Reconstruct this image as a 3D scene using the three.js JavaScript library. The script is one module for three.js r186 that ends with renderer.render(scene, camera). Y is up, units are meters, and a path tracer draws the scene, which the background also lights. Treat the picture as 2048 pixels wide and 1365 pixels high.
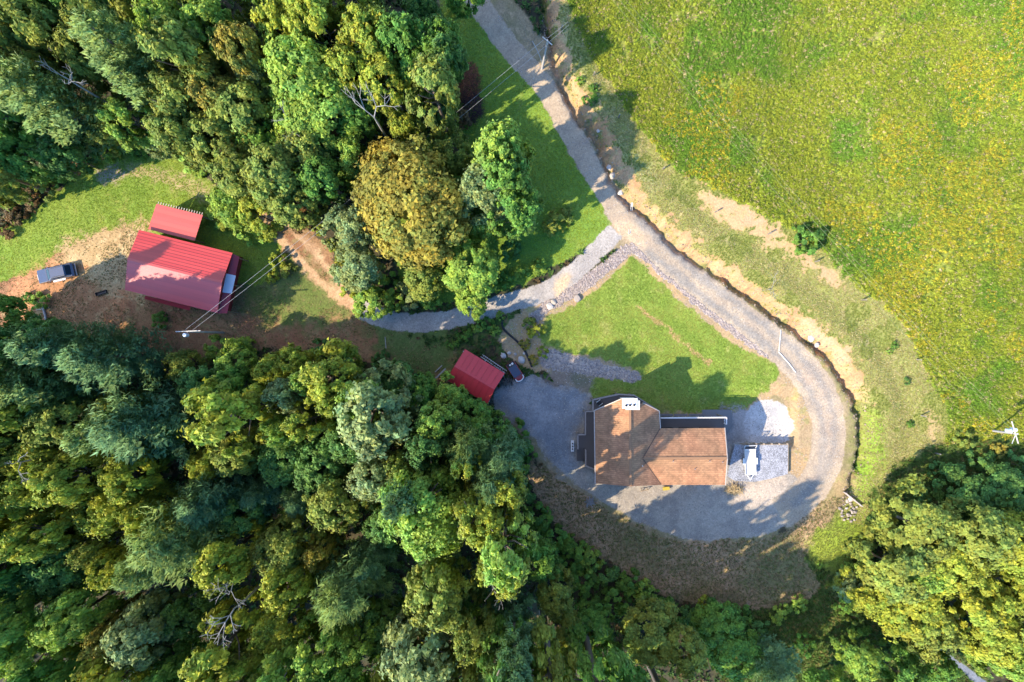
import * as THREE from 'three';
import { mergeGeometries } from 'three/addons/utils/BufferGeometryUtils.js';
import { RoundedBoxGeometry } from 'three/addons/geometries/RoundedBoxGeometry.js';
import { Sky } from 'three/addons/objects/Sky.js';

// ---------- camera, sky, sun, exposure ----------
const scene = new THREE.Scene();
const renderer = new THREE.WebGLRenderer({ antialias: true });
renderer.setSize(1024, 682);
renderer.toneMapping = THREE.LinearToneMapping;
renderer.toneMappingExposure = 2;
renderer.shadowMap.enabled = true;
const H = 91, S = 1 / 15;                       // drone height over the road, metres per photo pixel on the ground there
const camera = new THREE.PerspectiveCamera(53.13, 1024 / 682, 1, 3000);
camera.position.set(0, H, 0); camera.up.set(0, 0, -1); camera.lookAt(0, 0, 0); camera.updateMatrixWorld();
const AZ = 29.5 * Math.PI / 180, EL = 40 * Math.PI / 180;
const sunDir = new THREE.Vector3(-Math.cos(AZ) * Math.cos(EL), Math.sin(EL), Math.sin(AZ) * Math.cos(EL));
const sky = new Sky(); sky.name = 'sky'; sky.scale.setScalar(5000);
sky.material.uniforms.sunPosition.value.copy(sunDir);
sky.material.uniforms.turbidity.value = 2.5; sky.material.uniforms.rayleigh.value = 1.6; sky.material.uniforms.mieCoefficient.value = 0.004;
sky.userData = { kind: 'structure', label: 'clear blue sky over the valley', category: 'sky' };
scene.add(sky); scene.environmentIntensity = 0.3;
const sun = new THREE.DirectionalLight(new THREE.Color(1.0, 0.85, 0.63), 5);
sun.position.copy(sunDir).multiplyScalar(200); sun.castShadow = true; sun.shadow.mapSize.set(4096, 4096); sun.shadow.radius = 1;
Object.assign(sun.shadow.camera, { left: -110, right: 110, top: 90, bottom: -90, near: 10, far: 500 }); sun.shadow.bias = -0.0005;
scene.add(sun, sun.target);

// ---------- helpers ----------
function rngOf(a) { return () => { a |= 0; a = a + 0x6D2B79F5 | 0; let t = Math.imul(a ^ a >>> 15, 1 | a); t = t + Math.imul(t ^ t >>> 7, 61 | t) ^ t; return ((t ^ t >>> 14) >>> 0) / 4294967296; }; }
const rnd = rngOf(20251);
function h2(x, z, s) { let h = Math.imul(x, 374761393) ^ Math.imul(z, 668265263) ^ Math.imul(s, 1274126177); h = Math.imul(h ^ h >>> 13, 1274126177); return ((h ^ h >>> 16) >>> 0) / 4294967296; }
function vn(x, z, s) { const i = Math.floor(x), j = Math.floor(z); let f = x - i, g = z - j; f = f * f * (3 - 2 * f); g = g * g * (3 - 2 * g);
  const a = h2(i, j, s), b = h2(i + 1, j, s), c = h2(i, j + 1, s), d = h2(i + 1, j + 1, s); return a + (b - a) * f + (c - a) * g + (a - b - c + d) * f * g; }
function fbm(x, z, s, n = 3) { let v = 0, a = .5, t = 0; for (let k = 0; k < n; k++) { v += a * vn(x, z, s + k * 17); t += a; a *= .55; x *= 2.07; z *= 2.03; } return v / t; }
const clamp = (v, a = 0, b = 1) => Math.min(b, Math.max(a, v)), lerp = (a, b, t) => a + (b - a) * t;
const sst = (a, b, v) => { const t = clamp((v - a) / (b - a)); return t * t * (3 - 2 * t); };
const V = (x, y, z) => new THREE.Vector3(x, y, z);
const used = {};
function numbered(n) { const k = used[n] = (used[n] ?? -1) + 1; return k ? n + '_' + String(k).padStart(3, '0') : n; }
function tag(o, label, category, group, kind) { o.userData = { label, category }; if (group) o.userData.group = group; if (kind) o.userData.kind = kind; return o; }
function thing(name, label, category, pos, turn = 0, group) { const o = new THREE.Group(); o.name = numbered(name); scene.add(o); if (pos) o.position.copy(pos); o.rotation.y = turn; return tag(o, label, category, group); }
function flat(g) { const n = g.index ? g.toNonIndexed() : g; for (const k of Object.keys(n.attributes)) if (!['position', 'normal', 'uv'].includes(k)) n.deleteAttribute(k); return n; }
function obj(name, geos, m, parent) { const g = Array.isArray(geos) ? (geos.length > 1 ? mergeGeometries(geos.map(flat)) : flat(geos[0])) : geos; const o = new THREE.Mesh(g, m); o.castShadow = o.receiveShadow = true; o.name = parent && parent !== scene ? name : numbered(name); (parent ?? scene).add(o); return o; }
const box = (w, h, d, x = 0, y = 0, z = 0, ry = 0) => new THREE.BoxGeometry(w, h, d).rotateY(ry).translate(x, y, z);
const rbox = (w, h, d, r, x = 0, y = 0, z = 0, ry = 0) => new RoundedBoxGeometry(w, h, d, 2, r).rotateY(ry).translate(x, y, z);
function bar(a, b, w, h = w) { const d = b.clone().sub(a), L = d.length(); const g = new THREE.BoxGeometry(w, h, L); const q = new THREE.Matrix4().lookAt(V(0, 0, 0), d, Math.abs(d.y) > .99 * L ? V(1, 0, 0) : V(0, 1, 0)); return g.applyMatrix4(q).translate((a.x + b.x) / 2, (a.y + b.y) / 2, (a.z + b.z) / 2); }
function cyl(a, b, r0, r1 = r0, n = 8) { const d = b.clone().sub(a), L = d.length(); return new THREE.CylinderGeometry(r1, r0, L, n).applyQuaternion(new THREE.Quaternion().setFromUnitVectors(V(0, 1, 0), d.normalize())).translate((a.x + b.x) / 2, (a.y + b.y) / 2, (a.z + b.z) / 2); }
const tube = (pts, r, n = 24, s = 6) => new THREE.TubeGeometry(new THREE.CatmullRomCurve3(pts), n, r, s);
// a flat or sloping plate of thickness t whose upper face has the given corners (seen from above in any order of turn)
function slab(pts, t) {
  const c2 = pts.map(p => new THREE.Vector2(p.x, p.z)); if (THREE.ShapeUtils.area(c2) > 0) { pts = pts.slice().reverse(); c2.reverse(); }
  const tri = THREE.ShapeUtils.triangulateShape(c2, []), pos = [], uv = [], n = pts.length;
  const put = (p, dy) => { pos.push(p.x, p.y - dy, p.z); uv.push(p.x, -p.z); };
  for (const [a, b, c] of tri) { const A = pts[a], B = pts[b], C = pts[c]; const up = (B.z - A.z) * (C.x - A.x) - (B.x - A.x) * (C.z - A.z) > 0; const o = up ? [A, B, C] : [A, C, B]; o.forEach(p => put(p, 0)); [o[0], o[2], o[1]].forEach(p => put(p, t)); }
  for (let i = 0; i < n; i++) { const A = pts[i], B = pts[(i + 1) % n]; put(A, 0); put(B, t); put(B, 0); put(A, 0); put(A, t); put(B, t); }
  const g = new THREE.BufferGeometry(); g.setAttribute('position', new THREE.Float32BufferAttribute(pos, 3)); g.setAttribute('uv', new THREE.Float32BufferAttribute(uv, 2)); g.computeVertexNormals(); return g;
}
function profile(pts, w, bevel = .04) { const s = new THREE.Shape(pts.map(p => new THREE.Vector2(...p))); const g = new THREE.ExtrudeGeometry(s, { depth: w - 2 * bevel, bevelEnabled: bevel > 0, bevelSize: bevel, bevelThickness: bevel, bevelSegments: 2, curveSegments: 4 }); return g.translate(0, 0, -(w - 2 * bevel) / 2); }
const mat = (hex, roughness = .8, metalness = 0, more = {}) => new THREE.MeshStandardMaterial({ color: hex, roughness, metalness, side: THREE.DoubleSide, ...more });
const lin = (r, g, b, roughness = .9, more = {}) => new THREE.MeshStandardMaterial({ color: new THREE.Color().setRGB(r, g, b), roughness, side: THREE.DoubleSide, ...more });
function noiseTexture(size, fn, srgb = true) { const d = new Uint8Array(size * size * 4); for (let j = 0; j < size; j++) for (let i = 0; i < size; i++) { const c = fn(i / size, j / size, i, j), k = 4 * (j * size + i); for (let q = 0; q < 3; q++) d[k + q] = clamp(Array.isArray(c) ? c[q] : c, 0, 1) * 255; d[k + 3] = 255; }
  const t = new THREE.DataTexture(d, size, size); t.wrapS = t.wrapT = THREE.RepeatWrapping; t.magFilter = t.minFilter = THREE.LinearFilter; if (srgb) t.colorSpace = THREE.SRGBColorSpace; t.needsUpdate = true; return t; }
// noise that closes on itself over a square of side 1
const pn = (u, v, f, s) => { const w = (a, b) => h2(((a % f) + f) % f, ((b % f) + f) % f, s); const x = u * f, z = v * f, i = Math.floor(x), j = Math.floor(z); let a = x - i, b = z - j; a = a * a * (3 - 2 * a); b = b * b * (3 - 2 * b); return lerp(lerp(w(i, j), w(i + 1, j), a), lerp(w(i, j + 1), w(i + 1, j + 1), a), b); };

// ---------- terrain ----------
const CP = [[1000, 20, 0], [1100, 200, 0], [1200, 400, .1], [1300, 490, .2], [1450, 620, .3], [1580, 720, .4], [1650, 850, .5], [1600, 980, .6], [1500, 1030, .6], [1300, 1030, .6], [1150, 940, .5], [1080, 820, .3], [1000, 790, .2],
  [1300, 650, -.2], [1400, 740, -.4], [1300, 780, -.7], [1450, 800, -.7], [1540, 850, -.6], [1150, 680, -.2], [900, 640, -.3], [760, 640, -.6], [600, 600, -1], [300, 600, -1], [120, 560, -1], [200, 420, -.8], [450, 440, -.7],
  [1180, 40, 1.4], [1300, 200, 1.8], [1500, 380, 1.8], [1700, 580, 1.8], [1800, 760, 1.6], [1500, 100, 3], [1800, 100, 5], [2000, 60, 7], [1900, 400, 4], [2000, 600, 4], [1950, 800, 2.5], [1850, 950, .8],
  [150, 150, -1.5], [400, 150, -1.5], [700, 200, -1], [830, 420, -.8], [1040, 400, -.2], [60, 700, -2.5], [300, 760, -3], [600, 760, -2.5], [850, 800, -1.5], [250, 950, -5], [600, 950, -4.5], [900, 950, -3.5], [200, 1250, -6], [600, 1250, -6], [950, 1200, -5],
  [1200, 1080, -1.2], [1300, 1150, -2.2], [1150, 1180, -3.6], [1400, 1270, -4], [1500, 1180, -1.8], [1650, 1180, -1.2], [1700, 1050, 0], [1650, 1300, -3], [1850, 1250, -2], [1980, 1150, -.8]].map(([x, y, h]) => [(x - 1024) * S, (y - 682) * S, h]);
const sig2 = 2 * 6.5 * 6.5, HX0 = -150, HZ0 = -130, HW = 301, HH = 261, HG = new Float32Array(HW * HH);
for (let j = 0; j < HH; j++) for (let i = 0; i < HW; i++) { const x = clamp(HX0 + i, -80, 80), z = clamp(HZ0 + j, -60, 60); let a = 0, b = 0; for (const c of CP) { const w = Math.exp(-((x - c[0]) ** 2 + (z - c[1]) ** 2) / sig2) + 1e-7 / (1 + ((x - c[0]) ** 2 + (z - c[1]) ** 2) * .01); a += w * c[2]; b += w; } HG[j * HW + i] = a / b; }
const DITCH = [[1082, -60], [1088, 0], [1100, 70], [1106, 115], [1114, 150], [1126, 182], [1142, 208], [1165, 245], [1188, 275], [1202, 300], [1216, 335], [1223, 362], [1236, 382], [1251, 399], [1264, 412], [1290, 430], [1312, 452], [1336, 476], [1362, 499], [1392, 521], [1422, 541], [1452, 561], [1472, 576], [1502, 597], [1524, 612], [1546, 628], [1563, 641], [1591, 660], [1616, 681], [1642, 703], [1670, 735], [1691, 770], [1708, 802], [1719, 840], [1723, 880], [1720, 920], [1710, 955], [1698, 990], [1690, 1020]].map(([x, y]) => [(x - 1024) * S, (y - 682) * S]);
function ditch(x, z) { let best = 1e9, side = 1, s = 0, at = 0; for (let i = 0; i < DITCH.length - 1; i++) { const [ax, az] = DITCH[i], [bx, bz] = DITCH[i + 1], dx = bx - ax, dz = bz - az, L = dx * dx + dz * dz; const t = clamp(((x - ax) * dx + (z - az) * dz) / L), ex = x - ax - dx * t, ez = z - az - dz * t, d = ex * ex + ez * ez; if (d < best) { best = d; side = dx * ez - dz * ex < 0 ? 1 : -1; at = s + t * Math.sqrt(L); } s += Math.sqrt(L); } return [Math.sqrt(best) * side, at, s]; }
function hBase(x, z) { const u = clamp(x - HX0, 0, HW - 1.01), v = clamp(z - HZ0, 0, HH - 1.01), i = Math.floor(u), j = Math.floor(v), f = u - i, g = v - j, k = j * HW + i; return lerp(lerp(HG[k], HG[k + 1], f), lerp(HG[k + HW], HG[k + HW + 1], f), g); }
const box4 = (x, z, x0, z0, x1, z1, f) => sst(x0 - 3, x0, x) * sst(x1 + f, x1, x) * sst(z0 - 2.5, z0, z) * sst(z1 + f, z1, z);
function hgt(x, z) {
  let h = hBase(x, z);
  if (Math.abs(x) < 75 && Math.abs(z) < 55) {
    const [d0, at, len] = ditch(x, z);
    if (Math.abs(d0) < 6) { const d = d0 + (vn(at * 1.3, 3, 5) - .5) * .5 + (vn(at * 4.1, 9, 6) - .5) * .22, depth = (.75 + .9 * vn(at * .35, 1, 7)) * sst(len, len - 6, at); h -= depth * Math.exp(-((d / .46) ** 2)) + .12 * Math.exp(-((d / 1.1) ** 2)); if (d > 0) h += .55 * sst(.15, 1.8, d) * sst(6, 3, d) * sst(len, len - 8, at); }
    h -= .8 * box4(x, z, 27.5, 8.2, 37.6, 13.75, .5) ;
    h += (fbm(x * .5, z * .5, 31, 2) - .5) * .16;
  }
  return h;
}
const P = (px, py, y = 0) => V((px - 1024) * S * (1 - y / H), y, (py - 682) * S * (1 - y / H));   // the point at height y that stands there
function G(px, py, up = 0) { let y = 0; for (let k = 0; k < 4; k++) { const q = P(px, py, y + up); y = hgt(q.x, q.z); } return P(px, py, y + up); }

// ---------- ground: regions, colour and relief ----------
const MX0 = -76, MZ0 = -52, MW = 1216, MH = 832, MS = .125;      // masks, 12.5 cm a cell
const cv = document.createElement('canvas'); cv.width = MW; cv.height = MH; const cx = cv.getContext('2d');
const toM = ([px, py]) => { const q = G(px, py); return [(q.x - MX0) / MS, (q.z - MZ0) / MS]; };
function smooth(pts, closed, n = 5) { const c = new THREE.CatmullRomCurve3(pts.map(p => V(p[0], 0, p[1])), closed, 'centripetal'); return c.getPoints(pts.length * n).map(v => [v.x, v.z]); }
function blur(a, r) { const b = new Float32Array(a.length), w = 1 / (2 * r + 1); for (let j = 0; j < MH; j++) { let s = 0; for (let i = -r; i <= r; i++) s += a[j * MW + clamp(i, 0, MW - 1)]; for (let i = 0; i < MW; i++) { b[j * MW + i] = s * w; s += a[j * MW + Math.min(MW - 1, i + r + 1)] - a[j * MW + Math.max(0, i - r)]; } }
  for (let i = 0; i < MW; i++) { let s = 0; for (let j = -r; j <= r; j++) s += b[clamp(j, 0, MH - 1) * MW + i]; for (let j = 0; j < MH; j++) { a[j * MW + i] = s * w; s += b[Math.min(MH - 1, j + r + 1) * MW + i] - b[Math.max(0, j - r) * MW + i]; } } return a; }
function mask(shapes, r) { cx.fillStyle = '#000'; cx.fillRect(0, 0, MW, MH); cx.fillStyle = cx.strokeStyle = '#fff'; cx.lineCap = 'butt'; cx.lineJoin = 'round';
  for (const s of shapes) { const pts = (s.sharp ? s.pts : smooth(s.pts, !s.width)).map(toM); cx.beginPath(); pts.forEach(([x, y], k) => k ? cx.lineTo(x, y) : cx.moveTo(x, y)); if (s.width) { cx.lineWidth = s.width / MS; if (s.round) cx.lineCap = 'round'; cx.stroke(); cx.lineCap = 'butt'; } else { cx.closePath(); cx.fill(); } }
  const d = cx.getImageData(0, 0, MW, MH).data, a = new Float32Array(MW * MH); for (let k = 0; k < a.length; k++) a[k] = d[4 * k] / 255; return r ? blur(blur(a, r), r) : a; }
const look = (a, x, z) => { const u = clamp((x - MX0) / MS - .5, 0, MW - 1.01), v = clamp((z - MZ0) / MS - .5, 0, MH - 1.01), i = Math.floor(u), j = Math.floor(v), f = u - i, g = v - j, k = j * MW + i; return lerp(lerp(a[k], a[k + 1], f), lerp(a[k + MW], a[k + MW + 1], f), g); };
const poly = (...pts) => ({ pts }), line = (width, ...pts) => ({ width, pts }), trail = (width, ...pts) => ({ width, pts, round: true });
const mix3 = (a, b, t) => [lerp(a[0], b[0], t), lerp(a[1], b[1], t), lerp(a[2], b[2], t)], mul = (a, k) => [a[0] * k, a[1] * k, a[2] * k];
// colours are linear albedos; every function also gives the relief in centimetres as a fourth number
const speck = (x, z, f, s) => vn(x * f, z * f, s);
const gravel = (a, b, rut = 0) => (x, z) => { const n = fbm(x * .6, z * .6, 41, 3), f = speck(x, z, 11, 42), g = speck(x, z, 5.3, 43), w = h2(Math.floor(x * 15), Math.floor(z * 15), 44); let c = mix3(a, b, sst(.3, .7, n)); c = mul(c, .72 + .4 * f + .2 * g + (w > .985 ? .55 : w < .03 ? -.3 : 0)); return [...c, 3 * f + 1.5 * g]; };
const grass = (a, b, c, k = 1) => (x, z) => { const n = fbm(x * .22, z * .22, 51, 3), m = fbm(x * .9 + 7, z * .9, 52, 3), f = speck(x, z, 7, 53), g = vn((x + z) * 9, (x - z) * 3.2, 54); let q = mix3(a, b, sst(.28, .72, n * .55 + m * .45)); q = mix3(q, c, sst(.62, .85, m) * .6 * k); return [...mul(q, .66 + .38 * f + .34 * g), 5 * f + 5 * g]; };
const soil = (a, b, c) => (x, z) => { const n = fbm(x * .3, z * .3, 61, 4), m = fbm(x * 1.4, z * 1.4, 62, 3), f = speck(x, z, 9, 63); return [...mul(mix3(mix3(a, b, sst(.32, .68, n)), c, sst(.56, .8, m) * .7), .75 + .5 * f), 4 * f + 3 * m]; };
const L = [];
const layer = (id, shapes, col, o = {}) => L.push({ id, m: mask(shapes, o.r ?? 2), col, warp: o.warp ?? .5, wf: o.wf ?? 1.2, hard: o.hard ?? .22, k: o.k ?? 1 });
const floorC = soil([.030, .028, .014], [.055, .045, .022], [.05, .06, .02]);
// the mown grass round the lane at the top
layer(null, [trail(2.2, [1000, 40], [1050, 80])], soil([.2, .13, .08], [.14, .13, .04], [.3, .2, .12]), { r: 6, warp: 1.6, hard: .5 });
// barn yard
layer('dirt_yard', [poly([-40, 520], [60, 545], [130, 500], [240, 445], [420, 480], [520, 430], [600, 430], [720, 590], [860, 690], [900, 690], [900, 760], [720, 720], [560, 700], [420, 715], [300, 730], [240, 700], [-40, 660])], soil([.24, .11, .055], [.27, .155, .075], [.27, .21, .09]), { warp: 1.2 });
layer(null, [poly([480, 470], [560, 500], [660, 560], [740, 620], [700, 640], [620, 650], [520, 640], [470, 560]), poly([720, 640], [880, 660], [960, 640], [1060, 610], [1080, 700], [1010, 700], [930, 690], [860, 770], [760, 700])], grass([.085, .12, .022], [.12, .135, .035], [.2, .14, .06]), { r: 9, warp: 2.6, wf: .6, hard: .6 });
layer(null, [poly([760, 650], [890, 675], [900, 720], [840, 745], [770, 700])], grass([.08, .13, .03], [.1, .15, .04], [.12, .13, .05]), { r: 6, warp: 1.6, hard: .6, k: .8 });
layer('yard_lawn', [poly([-40, 480], [40, 440], [120, 378], [165, 338], [200, 318], [270, 308], [370, 312], [400, 350], [440, 380], [560, 470], [540, 560], [460, 560], [300, 470], [230, 455], [150, 490], [60, 545], [-40, 560])], grass([.14, .21, .022], [.19, .24, .03], [.24, .22, .05], .7), { warp: .8 });
layer(null, [poly([120, 490], [185, 468], [225, 448], [300, 445], [300, 600], [200, 590], [140, 575])], soil([.43, .30, .15], [.36, .24, .11], [.5, .38, .2]), { r: 5, warp: 1.6, hard: .4 });
layer(null, [poly([30, 560], [140, 520], [190, 580], [270, 590], [250, 640], [120, 660], [30, 630])], soil([.44, .20, .09], [.34, .165, .075], [.47, .29, .14]), { r: 7, warp: 2.2, hard: .55 });
layer(null, [poly([186, 342], [215, 330], [250, 340], [245, 362], [205, 366])], soil([.34, .26, .17], [.3, .24, .17], [.4, .32, .22]), { r: 3, warp: .8, hard: .4 });
layer(null, [trail(1.1, [250, 340], [300, 346], [350, 360], [395, 380], [440, 400])], soil([.45, .3, .17], [.35, .24, .12], [.5, .36, .22]), { r: 5, warp: 1.8, hard: .55 });
layer('footpath', [trail(1.2, [528, 425], [548, 462], [585, 505], [630, 555], [675, 592], [712, 618]), trail(1.1, [570, 440], [610, 480], [650, 530], [690, 580], [720, 612])], soil([.44, .28, .15], [.37, .22, .12], [.5, .34, .2]), { r: 3, warp: .6, hard: .35 });
layer('lane_shoulder', [line(8.6, [925, -40], [953, 0], [985, 48], [1022, 98], [1058, 138], [1092, 178], [1120, 224], [1146, 272], [1172, 318], [1200, 366], [1228, 408], [1262, 446], [1305, 487], [1352, 530], [1405, 574], [1455, 612], [1508, 652], [1558, 692], [1604, 735], [1636, 782], [1654, 830], [1658, 880], [1650, 928], [1628, 970], [1594, 1006], [1560, 1028]), line(2.2, [1560, 1066], [1480, 1078], [1400, 1082], [1340, 1070], [1260, 1036], [1200, 1002], [1140, 960], [1090, 914], [1062, 872], [1036, 844], [1000, 830]), poly([1440, 800], [1640, 760], [1660, 900], [1600, 1010], [1440, 980])], soil([.26, .2, .115], [.20, .165, .075], [.36, .26, .15]), { r: 2, warp: .6, hard: .35 });
layer(null, [line(1.3, [1240, 385], [1292, 438], [1360, 504], [1450, 566], [1520, 614], [1600, 672], [1660, 734], [1700, 806], [1712, 880], [1706, 940])], grass([.16, .17, .04], [.2, .18, .06], [.26, .2, .09]), { r: 4, warp: 1, hard: .5, k: .85 });
// meadow and its edges
layer('grass_verge', [poly([1088, -40], [1108, 110], [1145, 205], [1190, 270], [1225, 360], [1300, 438], [1450, 558], [1563, 641], [1642, 703], [1691, 770], [1723, 880], [1705, 975], [1640, 1050], [1590, 1090], [1640, 1150], [1740, 1090], [1800, 1010], [1920, 900], [1960, 800], [1850, 640], [1500, 350], [1250, -40])], grass([.23, .225, .06], [.185, .20, .045], [.36, .29, .13], 1.3), { warp: .4 });
layer(null, [poly([1112, -40], [1150, 80], [1200, 190], [1260, 290], [1330, 380], [1310, 390], [1250, 320], [1200, 245], [1150, 150], [1110, 40])], grass([.27, .27, .1], [.23, .25, .075], [.4, .35, .18], 1.3), { r: 5, warp: 1.2, hard: .5 });
layer(null, [poly([1730, 890], [1735, 800], [1760, 830], [1770, 900], [1745, 990], [1700, 1060], [1640, 1080], [1600, 1110], [1640, 1140], [1720, 1100], [1750, 1020], [1700, 980])], grass([.16, .25, .022], [.2, .26, .03], [.24, .26, .06], .6), { r: 5, warp: 1.6, hard: .5 });
layer('clay_bank', [line(1.7, [1098, -40], [1112, 60], [1124, 110], [1146, 172], [1182, 228], [1206, 262], [1224, 300], [1238, 340], [1258, 376], [1282, 408], [1320, 440], [1380, 492], [1450, 546], [1510, 585], [1580, 630], [1640, 680], [1690, 738], [1722, 800])], soil([.47, .27, .145], [.40, .20, .10], [.36, .31, .15]), { r: 5, warp: 2, hard: .5, k: .93 });
layer('clay_patch', [poly([1380, 372], [1420, 385], [1470, 405], [1540, 445], [1590, 490], [1640, 520], [1700, 575], [1680, 580], [1600, 520], [1530, 480], [1440, 440]), poly([1470, 345], [1510, 335], [1530, 360], [1500, 385]), poly([1600, 640], [1650, 660], [1700, 700], [1690, 735], [1640, 700])], soil([.47, .27, .15], [.42, .26, .13], [.34, .29, .12]), { r: 5, warp: 2.2, hard: .4, k: .95 });
layer('clay_patch', [trail(.9, [1855, 820], [1865, 860], [1872, 900], [1850, 930])], soil([.42, .26, .15], [.36, .24, .12], [.3, .28, .1]), { r: 4, warp: 1.2, hard: .5, k: .8 });
layer('meadow', [poly([1140, -60], [1158, 60], [1192, 128], [1228, 178], [1262, 232], [1300, 280], [1342, 330], [1400, 362], [1480, 400], [1545, 440], [1600, 470], [1660, 512], [1710, 568], [1770, 612], [1815, 660], [1835, 710], [1870, 770], [1890, 820], [1895, 860], [1880, 905], [1960, 960], [2140, 960], [2140, -60])], grass([.17, .20, .028], [.21, .22, .035], [.34, .25, .14], 1.6), { warp: .8 });
// bank below the parking area, rough grass at the bottom right
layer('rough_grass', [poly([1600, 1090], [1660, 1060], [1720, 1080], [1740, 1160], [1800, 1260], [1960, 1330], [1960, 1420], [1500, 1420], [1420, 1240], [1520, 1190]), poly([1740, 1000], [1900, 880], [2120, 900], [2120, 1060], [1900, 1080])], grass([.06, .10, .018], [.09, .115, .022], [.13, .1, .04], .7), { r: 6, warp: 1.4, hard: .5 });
layer('dry_bank', [poly([1040, 900], [1080, 930], [1140, 970], [1200, 1010], [1260, 1040], [1340, 1075], [1440, 1082], [1560, 1068], [1610, 1030], [1650, 1000], [1690, 1000], [1640, 1060], [1610, 1110], [1640, 1180], [1560, 1215], [1420, 1212], [1320, 1190], [1240, 1140], [1150, 1080], [1090, 1020])], soil([.35, .225, .125], [.24, .18, .085], [.39, .27, .155]), { warp: .9 });
layer(null, [poly([1230, 1060], [1300, 1075], [1350, 1100], [1330, 1130], [1260, 1110]), poly([1560, 1090], [1610, 1110], [1620, 1160], [1560, 1200], [1480, 1170])], grass([.1, .12, .035], [.13, .14, .04], [.16, .12, .06]), { r: 9, warp: 2.2, hard: .8, k: .8 });
layer('grass_verge', [poly([1612, 1080], [1650, 1055], [1690, 1036], [1730, 1040], [1750, 1075], [1720, 1110], [1680, 1135], [1640, 1138], [1615, 1110])], grass([.18, .25, .022], [.23, .28, .03], [.26, .26, .06], .6), { r: 4, warp: 1.2, hard: .45 });
layer(null, [trail(1.6, [1700, 950], [1680, 980], [1650, 1010], [1600, 1040])], soil([.38, .25, .13], [.3, .22, .1], [.26, .25, .08]), { r: 5, warp: 1.4, hard: .5 });
layer('back_lawn', [poly([880, -40], [932, -30], [985, 70], [1040, 138], [1096, 224], [1148, 322], [1210, 420], [1222, 445], [1190, 480], [1120, 525], [1040, 570], [960, 590], [820, 600], [800, 400], [880, 220], [905, 140])], grass([.115, .20, .022], [.15, .235, .03], [.2, .22, .05], .6), { warp: .7 });
// garden lawn with its bare streak, stones along it
layer('lawn_edge', [poly([1262, 486], [1290, 500], [1340, 545], [1400, 596], [1450, 636], [1510, 682], [1560, 716], [1600, 770], [1625, 840], [1625, 910], [1600, 970], [1560, 1000], [1575, 860], [1560, 790], [1480, 830], [1190, 800], [1080, 730], [1066, 640], [1090, 600], [1180, 545], [1235, 500]), poly([1020, 640], [1085, 600], [1090, 740], [1060, 740], [1000, 690])], soil([.30, .215, .12], [.36, .24, .12], [.24, .22, .08]), { r: 2, warp: .6 });
layer('lawn', [poly([1266, 512], [1285, 528], [1310, 556], [1360, 600], [1405, 636], [1452, 674], [1500, 706], [1540, 724], [1557, 742], [1550, 765], [1520, 792], [1496, 812], [1470, 824], [1320, 822], [1186, 800], [1184, 762], [1240, 755], [1282, 752], [1240, 728], [1170, 710], [1110, 700], [1084, 688], [1082, 660], [1090, 640], [1130, 618], [1190, 582], [1232, 545])], grass([.155, .225, .028], [.19, .255, .036], [.25, .26, .065], 1.4), { r: 2, warp: .6, hard: .3 });
layer(null, [trail(.42, [1272, 610], [1300, 632], [1335, 655], [1360, 680], [1395, 708], [1420, 727])], soil([.42, .24, .12], [.36, .24, .1], [.22, .24, .05]), { r: 1, warp: .7, wf: 2, hard: .4 });
layer('stone_verge', [line(1.5, [1258, 494], [1220, 528], [1180, 558], [1130, 590], [1090, 615], [1066, 640]), line(1.1, [1256, 490], [1290, 512], [1330, 546], [1380, 590], [1440, 638], [1500, 684], [1560, 722])], gravel([.27, .22, .21], [.36, .29, .25]), { r: 1, warp: .45, hard: .3 });
layer('stone_path', [poly([1088, 702], [1130, 706], [1170, 715], [1210, 728], [1250, 738], [1276, 746], [1280, 757], [1268, 765], [1230, 758], [1180, 752], [1130, 742], [1085, 735])], gravel([.36, .28, .22], [.44, .35, .28]), { r: 1, warp: .4, hard: .3 });
// gravel and lanes
layer('parking_area', [poly([985, 795], [1008, 768], [1040, 752], [1075, 748], [1095, 768], [1140, 772], [1184, 788], [1186, 830], [1300, 900], [1460, 950], [1510, 955], [1580, 946], [1610, 985], [1600, 1025], [1550, 1062], [1480, 1076], [1400, 1080], [1340, 1068], [1260, 1034], [1200, 1000], [1140, 958], [1090, 912], [1062, 870], [1036, 842], [1000, 828])], gravel([.235, .205, .17], [.31, .27, .215]), { warp: .4 });
layer(null, [poly([990, 795], [1040, 752], [1090, 768], [1180, 790], [1168, 830], [1150, 880], [1150, 945], [1130, 950], [1070, 880], [1030, 835])], gravel([.165, .18, .195], [.225, .24, .25]), { r: 6, warp: 1, hard: .6 });  // painted shade: darker, slightly bluish gravel where trees shade the parking area
layer(null, [poly([1440, 965], [1500, 960], [1580, 955], [1560, 990], [1600, 1010], [1560, 1020], [1480, 1000])], gravel([.42, .34, .26], [.36, .30, .235]), { r: 6, warp: 1.4, hard: .6 });
layer(null, [poly([1100, 738], [1185, 755], [1186, 785], [1140, 770], [1095, 765])], soil([.2, .15, .11], [.14, .13, .08], [.25, .2, .15]), { r: 4, warp: 1.2, hard: .5 });
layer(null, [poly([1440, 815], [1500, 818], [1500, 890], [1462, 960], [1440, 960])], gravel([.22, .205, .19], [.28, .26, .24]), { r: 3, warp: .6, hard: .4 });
layer('gravel_pad', [poly([1494, 824], [1500, 816], [1515, 804], [1550, 800], [1574, 818], [1584, 848], [1578, 872], [1570, 884], [1500, 886], [1490, 850])], gravel([.43, .40, .37], [.35, .33, .31]), { r: 1, warp: .5, hard: .3 });
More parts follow.
